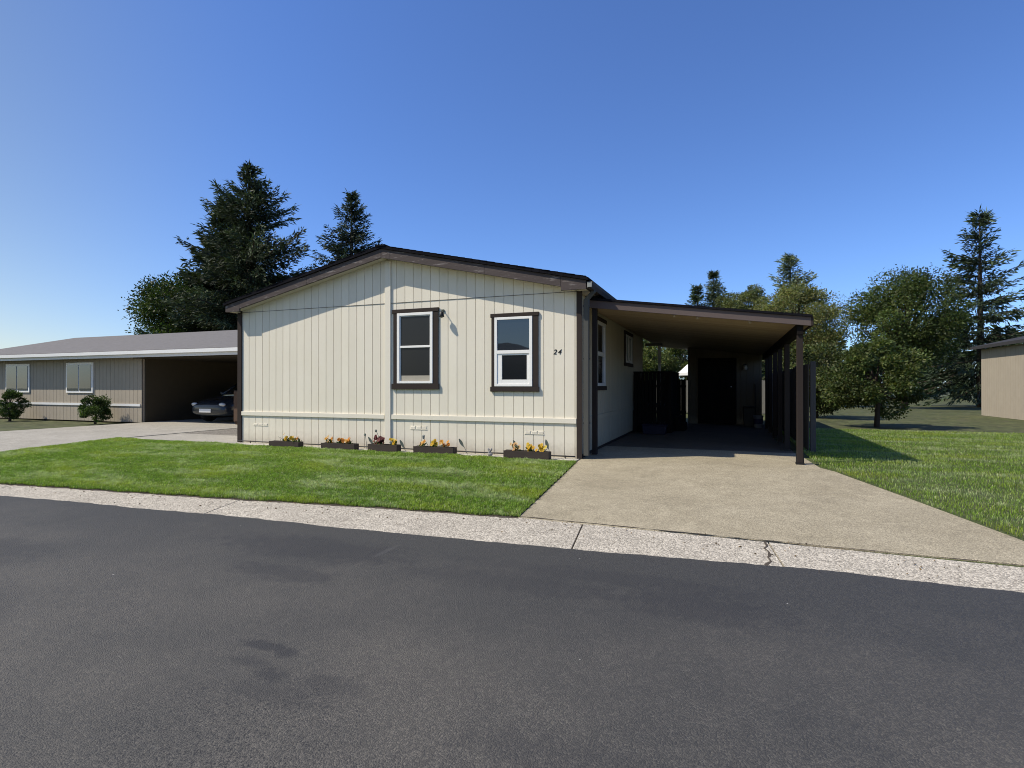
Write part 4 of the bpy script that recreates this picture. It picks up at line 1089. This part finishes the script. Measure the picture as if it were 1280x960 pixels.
# tall dark woodland edge, uncountable at this distance
def far_wood():
    r = np.random.default_rng(77); P = []; D = []; K = []
    for i in range(150):
        a = -80 + 160 * i / 150; x = a + r.uniform(-1, 1); y = 62 + r.uniform(-3, 6) + abs(a) * -.12; hh = r.uniform(4.5, 7.5)
        n = 260
        z = r.uniform(0, 1, n) ** .8 * hh; ph = r.uniform(0, 6.283, n); rr_ = 1.7 * (1 - z / hh * .8)
        P.append(np.stack([x + np.cos(ph) * rr_, y + np.sin(ph) * rr_, z], 1)); D.append(np.stack([np.cos(ph), np.sin(ph), r.uniform(-.5, .5, n)], 1)); K.append(np.array((.035, .055, .022)) * r.uniform(.6, 1.4) * r.uniform(.6, 1.3, (n, 1)))
    V, C = emit(np.concatenate(P), np.concatenate(D), .8, .28, np.concatenate(K), r)
    return npmesh('far_woodland', V, 4, np.arange(len(V)), C, 'leaf')
tag(far_wood(), 'low dark belt of distant woodland behind the houses', 'woodland', kind='stuff')

# ------------------------------------------------------------------ light, sky, camera
LD = Vector((1.36, .88, -1.85)).normalized()
elev = math.asin(-LD.z); 
sun = bpy.data.lights.new('sun', 'SUN'); sun.energy = 5.0; sun.angle = R(.53); sun.color = (1, .925, .79)
so = bpy.data.objects.new('sun', sun); COL.objects.link(so); so.rotation_euler = LD.to_track_quat('-Z', 'Y').to_euler(); so.location = (-10, -10, 15)
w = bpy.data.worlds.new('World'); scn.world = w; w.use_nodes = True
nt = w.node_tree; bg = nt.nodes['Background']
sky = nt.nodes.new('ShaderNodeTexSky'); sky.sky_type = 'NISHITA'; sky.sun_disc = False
sky.sun_elevation = elev; sky.sun_rotation = math.atan2(-LD.x, -LD.y)
sky.air_density = 1.0; sky.dust_density = .3; sky.ozone_density = 2.2; sky.altitude = 50
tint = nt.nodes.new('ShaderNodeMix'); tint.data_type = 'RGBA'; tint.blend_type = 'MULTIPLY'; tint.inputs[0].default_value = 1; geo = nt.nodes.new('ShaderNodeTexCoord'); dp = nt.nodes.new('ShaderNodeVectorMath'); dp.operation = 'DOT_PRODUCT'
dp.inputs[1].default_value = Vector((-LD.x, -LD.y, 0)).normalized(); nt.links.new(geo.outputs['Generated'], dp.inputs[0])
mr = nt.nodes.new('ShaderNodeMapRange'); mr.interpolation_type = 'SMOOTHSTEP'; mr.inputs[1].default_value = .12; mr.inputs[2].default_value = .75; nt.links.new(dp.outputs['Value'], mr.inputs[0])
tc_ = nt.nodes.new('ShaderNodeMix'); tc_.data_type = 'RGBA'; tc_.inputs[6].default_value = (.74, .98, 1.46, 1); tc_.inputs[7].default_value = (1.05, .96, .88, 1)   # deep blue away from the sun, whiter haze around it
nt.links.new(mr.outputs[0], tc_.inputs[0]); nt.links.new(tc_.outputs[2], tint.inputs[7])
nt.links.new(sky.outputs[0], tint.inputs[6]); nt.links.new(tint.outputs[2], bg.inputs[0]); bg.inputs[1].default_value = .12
cam = bpy.data.cameras.new('camera'); cam.sensor_width = 36; cam.lens = 690 / 1280 * 36; cam.clip_end = 2000; cam.clip_start = .05
co = bpy.data.objects.new('camera', cam); COL.objects.link(co); co.location = (2.372, -9.22, 1.249); co.rotation_euler = (R(90) + .0036, 0, .371)
scn.camera = co
scn.view_settings.view_transform = 'Standard'; scn.view_settings.look = 'None'; scn.view_settings.exposure = 0
scn.render.engine = 'CYCLES'; scn.cycles.use_denoising = True; scn.cycles.max_bounces = 6; scn.cycles.filter_width = 1.0
